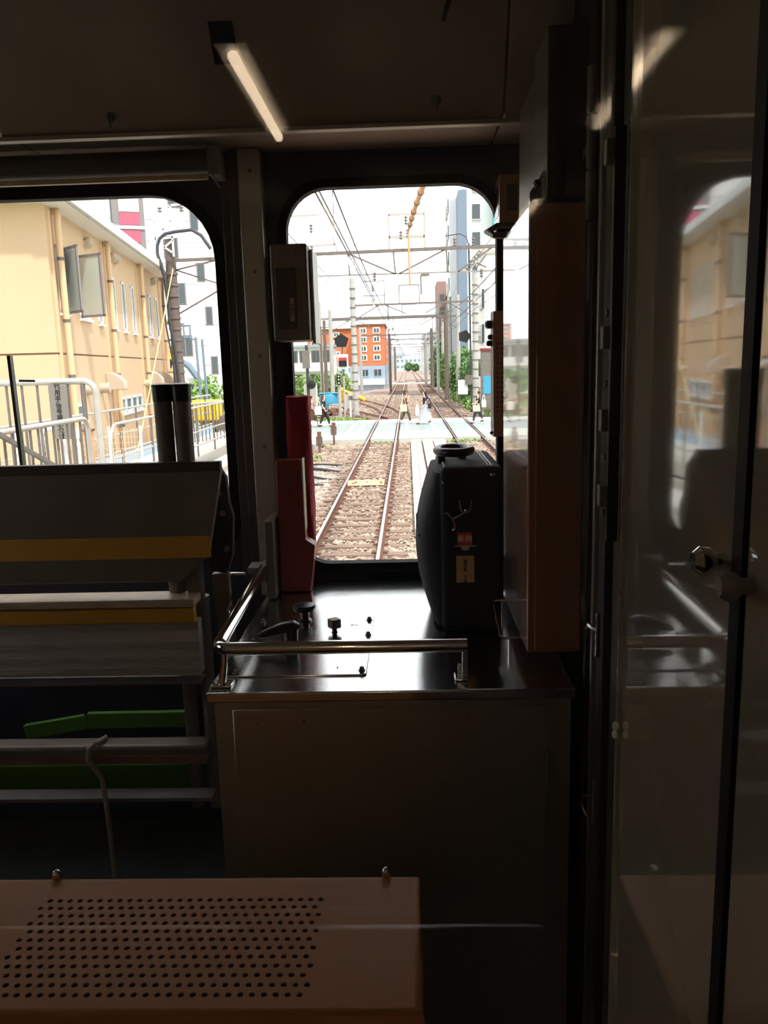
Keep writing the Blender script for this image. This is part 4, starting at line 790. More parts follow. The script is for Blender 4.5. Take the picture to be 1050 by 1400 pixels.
tp = thing('teal_pipe_frame', 'grey green stepped pipe frame with a lamp behind the concrete pole', 'frame', (-8.5, 36, -0.5))
m = MB()
for o_ in (0, 0.28): m.tube([(-9.2 + o_, 36, 5.0 - o_ * 0.3), (-8.7 + o_, 36, 5.0 - o_ * 0.3), (-8.7 + o_, 36, 4.4 - o_ * 0.3), (-8.2 + o_, 36, 4.4 - o_ * 0.3), (-8.1 + o_, 36, -0.5)], 0.06, 8)
m.obj('pipe', M['bluet'], tp, smooth=True, kind='stuff'); MB().ball((-9.4, 36, 5.1), 0.3, 8, (1.4, 1, 0.4)).obj('lamp_hood', M['leafd'], tp, smooth=True)
hs = thing('small_house', 'low house with a dark curved roof behind the striped signal', 'house', (-10, 45, -0.5))
MB().box(-12.2, -9.2, 41, 44.5, -0.5, 2.6).obj('wall', M['white'], hs); m = MB(); m.tube([(-12.2, 40.9, 4.0), (-11.0, 40.9, 3.9), (-9.9, 40.9, 3.2), (-9.1, 40.9, 2.0)], 0.18, 8); m.obj('roof_edge', M['bluet'], hs, smooth=True)
for k in range(4): MB().box(-12.0 + k * 0.6, -11.55 + k * 0.6, 40.95, 41, 1.6, 2.3).obj('window', M['wind'], hs)
bush('hedge', 'small green hedge behind the striped pole in the left window', 'hedge', (-8.6, 39, -0.4), [(-8.7, 39.2, 1.3, 1.1, 0.8, 1.3)], 900, 0.13, 31)

# ---------------------------------------------------------------- overhead line gantries
def ring_pole(mb, x, y, z0, z1, r0, r1): mb.cyl((x, y, z0), (x, y, z1), r0, 12, r1)
def pole(t, x, y, z1, m='cpole', r=0.19):
    o = MB().cyl((x, y, -0.5), (x, y, z1), r, 12, r * 0.8).obj('pole', M[m], t, smooth=True)
    return o
def bands(par, x, y, r, zs):
    for z in zs: MB().cyl((x, y, z), (x, y, z + 0.07), r, 12).obj('band', M['galvd'], par, smooth=True)
g1 = thing('line_gantry', 'nearest overhead line gantry with a diagonal braced truss and square frame on top', 'gantry', (0.5, 27, -0.5))
gp = pole(g1, -6.52, 27, 7.2, 'cpoled', 0.21); bands(gp, -6.52, 27, 0.215, [0.8 + 0.35 * k for k in range(16)]); pole(g1, 8.2, 27, 8.5)
zt = lambda x: 6.58 + 0.012 * x
MB().bar((-6.65, 27, zt(-6.65)), (8.2, 27, zt(8.2)), 0.10, 0.10).obj('top_chord', M['galvd'], g1)
MB().bar((-1.9, 27, 5.87), (8.2, 27, 5.87), 0.05, 0.05).obj('bottom_chord', M['wirel'], g1)
for a, b in (((-4.9, 6.5), (-6.65, 6.15)), ((-6.5, 4.75), (-4.75, 5.65)), ((-4.75, 5.65), (-4.6, 6.5)), ((-6.65, 6.3), (-4.75, 5.65)), ((-3.3, 6.5), (-2.0, 5.87)), ((-0.75, 6.55), (0.75, 5.87)), ((0.9, 5.87), (2.45, 6.6)), ((2.8, 5.87), (3.9, 6.6)), ((-0.75, 6.55), (-0.7, 5.87)), ((0.72, 6.6), (0.78, 5.87)), ((2.42, 6.6), (2.48, 5.87)), ((4.4, 6.6), (4.42, 5.87)), ((4.4, 5.87), (6.2, 6.6)), ((-2.9, 6.5), (-4.75, 5.65))):
    MB().bar((a[0], 27, a[1]), (b[0], 27, b[1]), 0.05, 0.05).obj('brace', M['galvd'], g1)
for (x0, x1, z0, z1) in ((0.60, 1.74, 6.62, 7.70),):
    for a, b in (((x0, z0), (x0, z1)), ((x1, z0), (x1, z1)), ((x0, z1), (x1, z1)), ((x0, 7.0), (x1, 7.0))): MB().bar((a[0], 27, a[1]), (b[0], 27, b[1]), 0.07, 0.07).obj('frame_bar', M['galv'], g1)
for a, b in (((-3.0, 7.74), (-1.45, 7.78)), ((-1.45, 7.78), (-1.05, 6.55)), ((-3.0, 6.78), (-1.15, 6.84)), ((-3.0, 7.74), (-3.0, 6.55))): MB().bar((a[0], 27.0, a[1]), (b[0], 27.0, b[1]), 0.06, 0.06).obj('frame_bar', M['galv'], g1)
def insul(t, x, y, z, n=3, s=0.07, down=True):
    m = MB()
    for k in range(n): m.lathe([(s * 0.3, 0), (s, 0.02), (s * 0.9, 0.05), (s * 0.3, 0.07)], (x, y, z - (k + 1) * 0.09 if down else z + k * 0.09), 10)
    m.cyl((x, y, z), (x, y, z - n * 0.1 if down else z + n * 0.1), s * 0.25, 6); return m.obj('insulator', M['galvd'], t, smooth=True)
for x, z, d in ((-2.7, 7.5, True), (-1.9, 7.5, True), (-2.75, 6.9, True), (-1.9, 6.85, True), (1.15, 7.65, True), (1.2, 7.25, True), (0.98, 7.2, True), (2.7, 6.66, False), (3.3, 6.66, False), (0.1, 5.95, True), (3.55, 5.95, True)): insul(g1, x, 27, z, 3, 0.06, d)
# upper lattice head of the left pole
lt = thing('pole_head_frame', 'white steel lattice frame on top of the dark pole in the left window', 'frame', (-6.6, 26.8, 6.6))
for a, b in (((-7.15, 8.1), (-4.2, 8.35)), ((-7.0, 7.15), (-3.8, 7.35)), ((-6.9, 8.1), (-6.9, 6.6)), ((-6.35, 8.2), (-6.35, 6.6)), ((-5.2, 8.3), (-5.1, 6.6)), ((-4.2, 8.35), (-4.0, 6.55)), ((-6.9, 7.7), (-6.35, 7.2)), ((-6.35, 7.7), (-6.9, 7.2)), ((-6.9, 7.1), (-6.35, 6.7)), ((-6.35, 7.1), (-6.9, 6.7))): MB().bar((a[0], 26.8, a[1]), (b[0], 26.8, b[1]), 0.06, 0.05).obj('bar', M['trimw'], lt)
for x in (-6.7, -6.0, -5.3, -4.6): insul(lt, x, 26.8, 8.15, 2, 0.08)
MB().tube([(-5.05, 26.4, 6.75), (-5.32, 26.4, 7.16), (-5.61, 26.4, 7.34), (-6.13, 26.4, 7.30), (-6.48, 26.4, 7.24), (-6.66, 26.4, 7.10), (-6.74, 26.4, 6.9), (-6.76, 26.4, 6.65), (-6.67, 26.4, 6.31), (-6.58, 26.4, 5.9), (-6.54, 26.4, 5.2), (-6.52, 26.4, 4.5), (-6.42, 26.4, 3.6), (-6.35, 26.4, 2.4), (-6.3, 26.4, 0.5)], 0.055, 8).obj('feeder_cable', M['duct'], smooth=True, label='thick black cable looping over the pole head in the left window', cat='cable')
MB().tube([(-6.62, 26.3, 5.9), (-6.66, 26.3, 5.2), (-6.62, 26.3, 4.4), (-6.5, 26.3, 3.4), (-6.42, 26.3, 2.2)], 0.03, 6).obj('feeder_cable', M['duct'], smooth=True, label='thinner black cable running down the dark pole beside the thick one', cat='cable')
MB().tube([(-6.35, 26.6, 6.2), (-5.9, 23.5, 4.3), (-5.05, 18, 1.2)], 0.014, 6).obj('stay_wire', M['paleyel'], smooth=True, label='pale yellow stay wire slanting down in front of the ochre wall', cat='wire')

def gantry(i, y, xl, xr, zb, label, truss=True, head=True):
    t = thing('line_gantry', label, 'gantry', (0, y, -0.5), 'gantries over the line')
    w = 0.11 if y < 60 else 0.14
    a = pole(t, xl, y, zb + (1.6 if i % 2 == 0 else 0.8)); b = pole(t, xr, y, zb + 1.7)
    if y < 60:
        for q, x in ((a, xl), (b, xr)): bands(q, x, y, 0.2, [0.9 + 0.55 * k for k in range(13)])
    MB().bar((xl, y, zb), (xr, y, zb + 0.06), w, w).obj('beam', M['galvd'], t)
    if truss:
        for (p, q) in (((xl, zb - 0.9), (xl + 1.6, zb)), ((xr, zb - 0.9), (xr - 1.6, zb)), ((xl + 1.9, zb), (xl + 3.2, zb - 0.55)), ((xr - 1.9, zb), (xr - 3.0, zb - 0.55))): MB().bar((p[0], y, p[1]), (q[0], y, q[1]), 0.06, 0.06).obj('brace', M['galvd'], t)
    if head:
        for p, q in (((0.7, zb), (0.7, zb + 1.1)), ((1.9, zb), (1.9, zb + 1.1)), ((0.7, zb + 1.1), (1.9, zb + 1.1))): MB().bar((p[0], y, p[1]), (q[0], y, q[1]), 0.06, 0.06).obj('frame_bar', M['galvd'], t)
    if i == 0:
        for p, q in (((-1.5, 7.95), (-0.2, 7.95)), ((-0.2, 7.95), (-0.2, zb)), ((-1.5, 7.1), (-0.2, 7.1))): MB().bar((p[0], y, p[1]), (q[0], y, q[1]), 0.05, 0.05).obj('frame_bar', M['galvd'], t)
        MB().bar((2.0, y - 1, 7.0), (2.0, y - 1, 8.1), 0.10, 0.10).obj('drop_arm', M['galvd'], t); MB().bar((2.0, y - 1, 8.1), (2.5, y - 1, 8.1), 0.14, 0.14).obj('drop_arm', M['galvd'], t)
        insul(t, -0.9, y, 7.7, 4, 0.09); insul(t, -0.9, y, 6.9, 3, 0.09)
    for x in (0, 3.55):
        MB().bar((x, y, zb), (x, y, 5.6), 0.06, 0.06).obj('drop_arm', M['galvd'], t); insul(t, x, y, 5.9, 2, 0.08)
    return t
ords = ['second gantry, standing just beyond the crossing', 'third gantry beyond the crossing with a thin beam', 'fourth gantry from the train', 'fifth gantry from the train', 'sixth gantry from the train', 'seventh gantry from the train', 'eighth gantry from the train', 'ninth gantry from the train', 'tenth gantry from the train', 'farthest gantry that can be told apart']
for i, (y, xl, xr, zb) in enumerate(((50, -2.12, 5.25, 6.55), (66, -5.0, 5.2, 6.6), (78, -7.1, 5.2, 7.4), (97, -4.4, 5.3, 6.4), (122, -1.6, 5.4, 6.6), (148, -3.0, 5.6, 6.5), (180, -3.0, 5.6, 6.6), (215, -3.0, 5.6, 6.7), (260, -3.2, 5.8, 6.8), (320, -3.2, 5.8, 7))):
    gantry(i, y, xl, xr, zb, ords[i] + ', carrying the overhead wires', truss=y < 130, head=(i in (0, 2, 3, 5)))
# extra poles
for x, y, h, m_, r, lab in ((-6.0, 71, 6.9, 'cpoled', 0.16, 'slim dark pole left of the pentagon board'), (-5.4, 62, 6.0, 'cpoled', 0.1, 'thin dark pole between the left poles'), (-0.9, 95, 6.5, 'cpoled', 0.15, 'dark pole in front of the orange building edge'), (4.45, 70, 7.9, 'cpoled', 0.2, 'tall brownish pole right of the tracks by the trees'), (4.1, 100, 7.2, 'cpoled', 0.22, 'brown pole at the far side of the trees'), (3.75, 118, 7.0, 'cpole', 0.2, 'grey pole farthest along the right of the tracks'), (4.25, 84, 8.6, 'cpole', 0.17, 'pale pole between the brown poles on the right'), (-1.3, 160, 6.5, 'cpoled', 0.2, 'distant dark pole left of the tracks')):
    t = thing('line_pole', lab, 'pole', (x, y, -0.5)); pole(t, x, y, h, m_, r); MB().bar((x - 0.5, y, h - 0.6), (x + 0.6, y, h - 0.6), 0.07).obj('crossarm', M['galvd'], t)
sr = thing('signal_post', 'thin dark signal post with a black signal head right of the tracks', 'signal', (4.35, 42, -0.5))
MB().cyl((5.15, 52, -0.4), (5.05, 52, 10.2), 0.06, 8).obj('mast', M['duct'], sr, smooth=True); MB().tube([(5.05, 52, 10.1), (4.9, 52, 10.6), (4.5, 52, 10.8), (3.6, 52, 10.7)], 0.03, 6).obj('top_arm', M['duct'], sr, smooth=True)
MB().lathe([(0.42, 0), (0.42, -0.05)], (4.72, 51.9, 4.6), 5, 'y').obj('signal_head', M['black'], sr); MB().box(4.75, 5.4, 51.8, 52, 1.6, 2.2).obj('relay_box', M['galvd'], sr); MB().box(4.3, 4.9, 51.9, 52.1, 1.0, 1.9).obj('white_box', M['white'], sr)
# wires
def wire(label, x, z, y0=2.5, y1=330, r=0.013, m='wire', sag=0.0, x1=None, span=48.5, pts=None):
    P = pts
    if not P:
        P = []; n = 60; x1 = x if x1 is None else x1
        for k in range(n + 1):
            u = (k / n) ** 1.6; y = y0 + (y1 - y0) * u; ph = ((y - 50) % span) / span; P.append((x + (x1 - x) * u, y, z - sag * 4 * ph * (1 - ph)))
    return MB().tube(P, r, 5).obj('overhead_wire', M[m], label=label, cat='wire', group='overhead wires')
for x, tn in ((0.0, 'near track'), (3.55, 'second track to the right')):
    t = thing('overhead_line', 'overhead contact line with its messenger wire above the ' + tn, 'overhead line', (x, 10, 5.12))
    for nm, (dx, z, r_2, sg_) in (('contact_wire', (0, 5.12, 0.014, 0)), ('messenger_wire', (0.02, 6.0, 0.016, 0.5))):
        o = wire('x', x + dx, z, sag=sg_, r=r_2); o.name = nm; o.parent = t; o.matrix_parent_inverse = parent_world(t).inverted()
        for k_ in ('label', 'category', 'group'): del o[k_]
    for k in range(26):
        y = 8 + k * 5.0; ph = ((y - 50) % 48.5) / 48.5; MB().bar((x + 0.01, y, 5.12), (x + 0.01, y, 6.0 - 2 * ph * (1 - ph)), 0.012).obj('dropper', M['wire'], t)
wire('feeder wire high up left of the near track', -0.45, 6.15, r=0.018); wire('outer feeder wire far left above the sidings', -2.1, 6.9, y0=10, r=0.014, sag=0.3); wire('second outer feeder wire left above the sidings', -2.8, 7.3, y0=10, r=0.014, sag=0.3)
wire('outer wire on the right slanting down past the white building', 5.6, 7.0, r=0.016, sag=0.3, x1=5.2); wire('lower outer wire on the right of the second track', 5.0, 6.0, r=0.014, sag=0.2); wire('upper wire over the second track', 4.4, 7.9, r=0.013, sag=0.3, m='wirel')
oc = thing('cable_guard', 'orange sheathed feeder cable dropping to the square frame on the gantry', 'cable', (1.2, 27, 7.2))
P = [(1.22, 26.9, 7.15), (1.27, 25.5, 7.12), (1.36, 23, 7.05), (1.50, 20, 6.95), (1.72, 15, 6.65), (1.85, 12, 6.5), (2.0, 8, 6.4), (2.1, 4, 6.4)]
MB().tube(P, [0.03, 0.05, 0.06, 0.065, 0.065, 0.065, 0.065, 0.065], 10).obj('sheath', M['ocable'], oc, smooth=True)
for k in range(7):
    a = Vector(P[1 + k // 2]); b = Vector(P[2 + k // 2]); c = a.lerp(b, (k % 2) * 0.5); MB().cyl(c, c + (b - a).normalized() * 0.09, 0.085, 10).obj('ring', M['galvd'], oc, smooth=True)
MB().tube([(1.22, 26.95, 7.1), (1.23, 26.9, 6.2), (1.24, 26.9, 5.5)], 0.035, 8).obj('drop', M['ocable'], oc, smooth=True)

# ---------------------------------------------------------------- left side equipment beyond the crossing
sgl = thing('board_signal', 'signal post with a black pentagon board above a red and black lamp panel', 'signal', (-2.94, 48, -0.4))
MB().cyl((-2.94, 48, -0.4), (-2.94, 48, 2.6), 0.1, 10).obj('mast', M['galv'], sgl, smooth=True); MB().cyl((-2.68, 48.1, -0.4), (-2.68, 48.1, 2.4), 0.06, 8).obj('mast', M['galv'], sgl, smooth=True)
MB().prism([(0.46 * math.sin(2 * PI * k / 5), 0.43 * math.cos(2 * PI * k / 5)) for k in range(5)], 0.05, TR(-2.72, 47.9, 4.42) @ FACE).obj('pentagon_board', M['black'], sgl)
MB().box(-2.98, -2.38, 47.9, 48.1, 2.8, 3.65).obj('panel_back', M['white'], sgl); MB().box(-2.92, -2.44, 47.82, 47.9, 2.95, 3.30).obj('black_panel', M['black'], sgl); MB().box(-2.92, -2.44, 47.82, 47.9, 3.32, 3.48).obj('red_panel', M['signalred'], sgl)
MB().box(-3.05, -2.85, 47.8, 48.0, 1.9, 2.5).obj('lamp_box', M['black'], sgl)
for z in (2.0, 2.2, 2.38): MB().ball((-2.95, 47.8, z), 0.045, 6).obj('lens', M['white'], sgl, smooth=True)
MB().cyl((-2.68, 48.1, 2.4), (-2.70, 48.1, 4.2), 0.04, 8).obj('mast', M['galvd'], sgl, smooth=True)
bt2 = thing('blue_tank', 'light blue plastic tank beside the signal post', 'tank', (-4.9, 60, -0.4))
MB().lathe([(0.68, -0.4), (0.72, -0.3), (0.72, 0.8), (0.66, 0.88), (0.3, 0.92)], (-4.75, 60, 0.1), 20).obj('drum', M['bluetank'], bt2, smooth=True); MB().box(-5.5, -4.0, 59.4, 60.6, 1.0, 1.06).obj('lid', M['bluetank'], bt2, bevel=0.02)
for k in range(5): MB().cyl((-5.47, 60, -0.2 + k * 0.22), (-5.47, 60.01, -0.2 + k * 0.22), 0.01).obj('rib', M['bluetank'], bt2) if False else None
ps = MB(); r_ = random.Random(9)
for k in range(90):
    p = (-4.7 + r_.gauss(0, 0.55), 55 + r_.gauss(0, 0.5), -0.3 + abs(r_.gauss(0, 0.22))); ps.box(-0.14, 0.14, -0.1, 0.1, -0.05, 0.05, TR(*p) @ Matrix.Rotation(r_.uniform(0, 3), 4, 'Z') @ Matrix.Rotation(r_.uniform(-.5, .5), 4, 'X'))
ps.obj('rubble_pile', M['rust'], label='pile of broken brown rubble in front of the blue tank', cat='rubble', kind='stuff')
yb2 = thing('yellow_barrier', 'yellow curved buffer barrier at the end of the siding', 'barrier', (-4.2, 72, -0.3))
m = MB(); m.tube([(-4.9, 74, 0.95), (-4.6, 73, 0.8), (-3.9, 72, 0.5), (-3.0, 71, 0.2), (-2.6, 70.6, 0.0)], 0.13, 8); m.obj('beam', M['yel'], yb2, smooth=True)
m = MB(); m.tube([(-4.9, 74, 0.55), (-4.5, 73, 0.35), (-3.7, 72, 0.1), (-3.1, 71, -0.1)], 0.11, 8); m.obj('lower_beam', M['yel'], yb2, smooth=True); MB().box(-4.95, -4.75, 73.6, 74, -0.3, 1.0).obj('post', M['yel'], yb2); MB().box(-3.4, -3.2, 71, 71.4, -0.4, 0.3).obj('post', M['yel'], yb2)
for x, y, w, h, lab in ((-3.9, 56, 0.9, 0.35, 'small white cabinet on the ground left of the pole by the crossing'), (-6.8, 66, 1.0, 1.6, 'tall white relay cabinet in front of the hedge'), (-3.0, 58, 0.7, 0.9, 'pale equipment box behind the signal post')):
    t = thing('relay_cabinet', lab, 'cabinet', (x, y, -0.4)); MB().box(x - w / 2, x + w / 2, y - 0.3, y + 0.3, -0.35, h).obj('case', M['white'], t, bevel=0.02); MB().box(x - w / 2 - 0.04, x + w / 2 + 0.04, y - 0.34, y + 0.34, h, h + 0.05).obj('lid', M['galv'], t)
    MB().box(x - w / 2 + 0.05, x + w / 2 - 0.05, y - 0.32, y - 0.3, -0.2, h - 0.08).obj('door', M['galv'], t)
wp2 = thing('white_post', 'short white marker post left of the near gantry pole', 'post', (-2.5, 50, -0.3)); MB().cyl((-2.46, 50.2, -0.3), (-2.46, 50.2, 1.3), 0.09, 8).obj('shaft', M['white'], wp2, smooth=True); MB().box(-2.58, -2.34, 50.1, 50.2, 0.9, 1.15).obj('plate', M['galvd'], wp2)
wp3 = thing('track_marker', 'small white bottle shaped marker between the two tracks beyond the crossing', 'marker', (1.64, 50.5, -0.2)); MB().lathe([(0.12, -0.2), (0.13, 0.25), (0.06, 0.38), (0.06, 0.5)], (1.64, 50.5, 0), 12).obj('body', M['white'], wp3, smooth=True); MB().box(1.4, 1.9, 50.3, 50.7, -0.25, -0.18).obj('base', M['galvd'], wp3)
kl = thing('level_lamp', 'black round lamp on a grey stand just right of the meter box', 'lamp', (-3.9, 42, -0.3))
MB().cyl((-4.55, 46, -0.3), (-4.55, 46, 4.2), 0.09, 8).obj('stand', M['duct'], kl, smooth=True); MB().lathe([(0.26, 0), (0.26, -0.1), (0.1, -0.16)], (-4.35, 45.9, 2.0), 14, 'y').obj('lamp_head', M['black'], kl, smooth=True); MB().box(-4.8, -4.4, 45.8, 46.1, 2.9, 3.9).obj('lamp_box', M['galvd'], kl)

# ---------------------------------------------------------------- buildings
def winrow(t, x, y, z, w, h, fr='white', gl='wind'):
    f = MB().box(x - w / 2, x + w / 2, y - 0.08, y, z - h / 2, z + h / 2).obj('window', M[fr], t); MB().box(x - w / 2 + 0.14, x + w / 2 - 0.14, y - 0.11, y - 0.08, z - h / 2 + 0.14, z + h / 2 - 0.14).obj('pane', M[gl], f)
    MB().box(x - 0.04, x + 0.04, y - 0.13, y - 0.1, z - h / 2 + 0.14, z + h / 2 - 0.14).obj('mullion', M[fr], f); return f
ob = thing('orange_building', 'orange tiled five storey building with white framed windows left of the tracks', 'building', (-5, 110, -0.5))
MB().box(-5.9, -1.9, 110, 122, 2.9, 8.25).obj('wall', M['orange'], ob); MB().box(-12.5, -5.9, 112, 122, 2.9, 7.9).obj('wing_wall', M['orange'], ob); MB().box(-6.1, -1.9, 109.7, 122, -0.5, 2.9).obj('ground_floor', M['blueg'], ob)
MB().box(-6.0, -1.75, 109.8, 122, 8.2, 8.4).obj('parapet', M['rust'], ob); MB().box(-12.5, -5.9, 111.7, 122, 7.85, 8.0).obj('parapet', M['rust'], ob)
MB().box(-5.95, -1.85, 109.85, 110, 2.82, 2.98).obj('band', M['brown'], ob)
for z in (4.0, 5.2, 6.4, 7.55):
    for x in (-4.75, -2.95): winrow(ob, x, 110, z, 0.95, 0.8)
for z in (4.6, 6.1, 7.2):
    for x in (-11.6, -8.5): winrow(ob, x, 112, z, 0.85, 0.7)
for x, w in ((-4.6, 1.1), (-2.9, 1.2)): winrow(ob, x, 109.7, 2.0, w, 1.1, 'blueg', 'wind')
MB().box(-5.9, -2.0, 109.3, 109.7, 0.4, 1.1).obj('balcony', M['white'], ob)
wh = thing('white_house', 'white two storey house with a wide glazed front left of the orange building', 'house', (-8.5, 90, -0.5))
MB().box(-12.5, -7.2, 90, 96, -0.5, 5.1).obj('wall', M['white'], wh); MB().box(-12.8, -6.9, 89.7, 96, 5.1, 5.35).obj('roof', M['far2'], wh); MB().box(-12.5, -7.4, 89.6, 90.0, 2.5, 3.3).obj('balcony', M['white'], wh)
for x in (-11.5, -10.2, -8.9, -7.8): winrow(wh, x, 90, 4.1, 1.1, 1.3, 'galvd', 'wind')
for x in (-11.2, -9.0): winrow(wh, x, 90, 1.6, 1.4, 1.2, 'galvd', 'wind')
tw = thing('blue_tower', 'tall white apartment tower with a blue grey strip at its corner right of the tracks', 'building', (8, 76, -0.5))
MB().box(6.7, 20, 76, 84, -0.5, 30).obj('wall', M['wap'], tw); MB().box(5.95, 6.7, 75.6, 84, -0.5, 18.1).obj('corner_strip', M['bluet'], tw, label='blue grey corner strip'); MB().box(5.3, 5.95, 79, 84, -0.5, 18.0).obj('side_wall', M['wap'], tw)
for k in range(7):
    z = 2.6 + k * 2.4
    MB().box(5.2, 5.3, 80, 81.5, z, z + 1.2).obj('window', M['wind'], tw); MB().box(5.15, 5.3, 82, 83.8, z - 0.2, z + 0.9).obj('balcony', M['galv'], tw)
    f = MB().box(7.2, 7.9, 75.9, 76, z + 1.0, z + 2.3).obj('window', M['wind'], tw); MB().box(7.2, 8.0, 75.85, 75.95, z + 0.9, z + 1.02).obj('sill', M['galv'], f)
ts = thing('teal_sign', 'bright teal sign high on the white tower at the windscreen corner', 'sign', (9.3, 75, 17)); MB().box(8.95, 10.4, 74.7, 75.5, 14.5, 18.6).obj('panel', M['teal'], ts); MB().box(9.3, 10.2, 75.5, 76, 15, 18).obj('mount', M['galvd'], ts)
lw = thing('light_block', 'pale blue apartment block with balconies in front of the brown tower', 'building', (6, 110, -0.5))
MB().box(7.4, 16, 104, 120, -0.5, 10.5).obj('wall', M['blueg'], lw)
for k in range(4):
    z = 2.5 + 2 * k; MB().box(7.25, 7.4, 106, 108, z, z + 1).obj('window', M['wind'], lw); winrow(lw, 8.4, 104, z + 0.5, 0.8, 1.0)
br = thing('brown_tower', 'tall narrow brown tower far off right of the tracks', 'building', (7.5, 150, -0.5))
MB().box(6.7, 8.4, 150, 160, -0.5, 17.5).obj('wall', M['brown'], br); MB().box(8.4, 12.4, 146, 160, -0.5, 14.0).obj('annex', M['far2'], br); MB().box(8.5, 9.2, 148, 160, 14.0, 16).obj('stair_head', M['brown'], br)
for k in range(6): MB().box(7.2, 7.9, 149.9, 150, 3 + 2.2 * k, 4.2 + 2.2 * k).obj('window', M['wind'], br)
rw = thing('white_building', 'white building close on the right behind the concrete pole', 'building', (8, 55, -0.5))
MB().box(6.35, 14, 54, 61, -0.5, 9.8).obj('wall', M['wap'], rw); MB().box(6.25, 14, 53.9, 61, 9.8, 10.0).obj('parapet', M['galv'], rw)
for z in (2.5, 4.8, 7.1):
    winrow(rw, 7.1, 54, z, 0.7, 1.2); winrow(rw, 8.6, 54, z, 0.9, 1.2); MB().box(6.2, 6.35, 56, 59, z - 0.5, z + 0.7).obj('window', M['wind'], rw)
ss = thing('slanted_sign', 'black lettered sign slanting up behind the right gantry pole', 'sign', (6, 53, 9))
mS = TR(5.5, 53.2, 9.35) @ Matrix.Rotation(0.0, 4, 'Z') @ FACE @ Matrix.Rotation(math.radians(48), 4, 'Z'); m = MB(); m.prism([(-0.95, -0.2), (0.95, -0.2), (0.95, 0.2), (-0.95, 0.2)], 0.04, mS @ TR(0, 0, -0.05)); m.obj('board', M['galv'], ss)
text('HOTEL', 'lettering', 0.5, mS, M['black'], ss)
br_ = MB().bar((5.6, 53.3, 9.2), (6.3, 54, 9.0), 0.06).obj('stay', M['galvd'], ss)
fc = thing('lineside_fence', 'dark lineside fence at the right end of the crossing', 'fence', (6, 50, -0.4))
for k in range(9): MB().box(5.95 + 0.0 * k, 6.02, 46.5 + k * 1.6, 46.58 + k * 1.6, -0.4, 1.3).obj('post', M['galvd'], fc)
for z in (0.2, 0.7, 1.2): MB().bar((5.98, 46.5, z), (5.98, 59.4, z), 0.04).obj('rail', M['galvd'], fc)
cgp = thing('crossing_cabinet', 'grey crossing control cabinet with a red top at the right', 'cabinet', (6, 47, -0.4)); MB().box(5.3, 6.0, 46.6, 47.2, -0.4, 3.6).obj('case', M['galvd'], cgp, bevel=0.02); MB().box(5.25, 6.05, 46.55, 47.25, 3.6, 3.75).obj('cap', M['red'], cgp); MB().box(5.4, 5.9, 46.57, 46.6, 1.2, 2.2).obj('panel', M['bluetank'], cgp)
car = thing('car', 'white car parked in the distance right of the tracks', 'car', (3.9, 120, -0.3))
m = MB(); m.prism([(-0.9, 0.0), (0.9, 0.0), (0.95, 0.55), (0.78, 0.7), (0.6, 1.3), (-0.6, 1.3), (-0.78, 0.7), (-0.95, 0.55)], 3.8, TR(5.4, 124, -0.2) @ FACE); m.obj('body', M['white'], car, bevel=0.08)
MB().box(4.85, 5.95, 120.15, 120.2, 0.62, 1.0).obj('windscreen', M['wind'], car)
for sx in (-0.75, 0.75): MB().lathe([(0.3, 0), (0.3, 0.2)], (5.4 + sx, 120.3, -0.1), 14, 'y').obj('wheel', M['black'], car, smooth=True)
rd = thing('road_deck', 'second small crossing far along the tracks', 'level crossing', (0, 130, 0)); MB().box(-14, 14, 128, 133, -0.2, 0.01).obj('slab', M['conc'], rd); MB().box(-14, 14, 127.7, 128, -0.2, 0.03).obj('kerb', M['conc'], rd)
# skyline
r_ = random.Random(12); desc = ['pale', 'grey', 'low', 'wide', 'narrow', 'tall', 'flat', 'stepped']
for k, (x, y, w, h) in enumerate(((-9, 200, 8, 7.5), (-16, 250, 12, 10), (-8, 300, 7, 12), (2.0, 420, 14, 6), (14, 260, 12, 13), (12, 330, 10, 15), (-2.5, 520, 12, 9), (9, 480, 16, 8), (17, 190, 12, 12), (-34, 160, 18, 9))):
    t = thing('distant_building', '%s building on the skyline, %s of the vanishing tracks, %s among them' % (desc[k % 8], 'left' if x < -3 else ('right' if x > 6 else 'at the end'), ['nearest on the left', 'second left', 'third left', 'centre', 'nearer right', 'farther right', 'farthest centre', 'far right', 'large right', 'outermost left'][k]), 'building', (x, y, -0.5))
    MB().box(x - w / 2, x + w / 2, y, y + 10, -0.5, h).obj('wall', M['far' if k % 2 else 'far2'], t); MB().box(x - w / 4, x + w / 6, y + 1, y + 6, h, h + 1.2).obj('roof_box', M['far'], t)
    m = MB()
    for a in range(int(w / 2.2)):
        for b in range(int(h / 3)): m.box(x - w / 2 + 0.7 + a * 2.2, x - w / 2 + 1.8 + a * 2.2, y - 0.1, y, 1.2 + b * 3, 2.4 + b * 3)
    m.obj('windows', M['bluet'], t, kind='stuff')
bush('far_trees', 'dark clump of trees where the tracks vanish', 'trees', (1.5, 330, -0.3), [(1.5, 330, 2, 1.6, 2, 1.6), (4.2, 334, 1.6, 2, 2, 1.4)], 900, 0.5, 41, 'leafd')

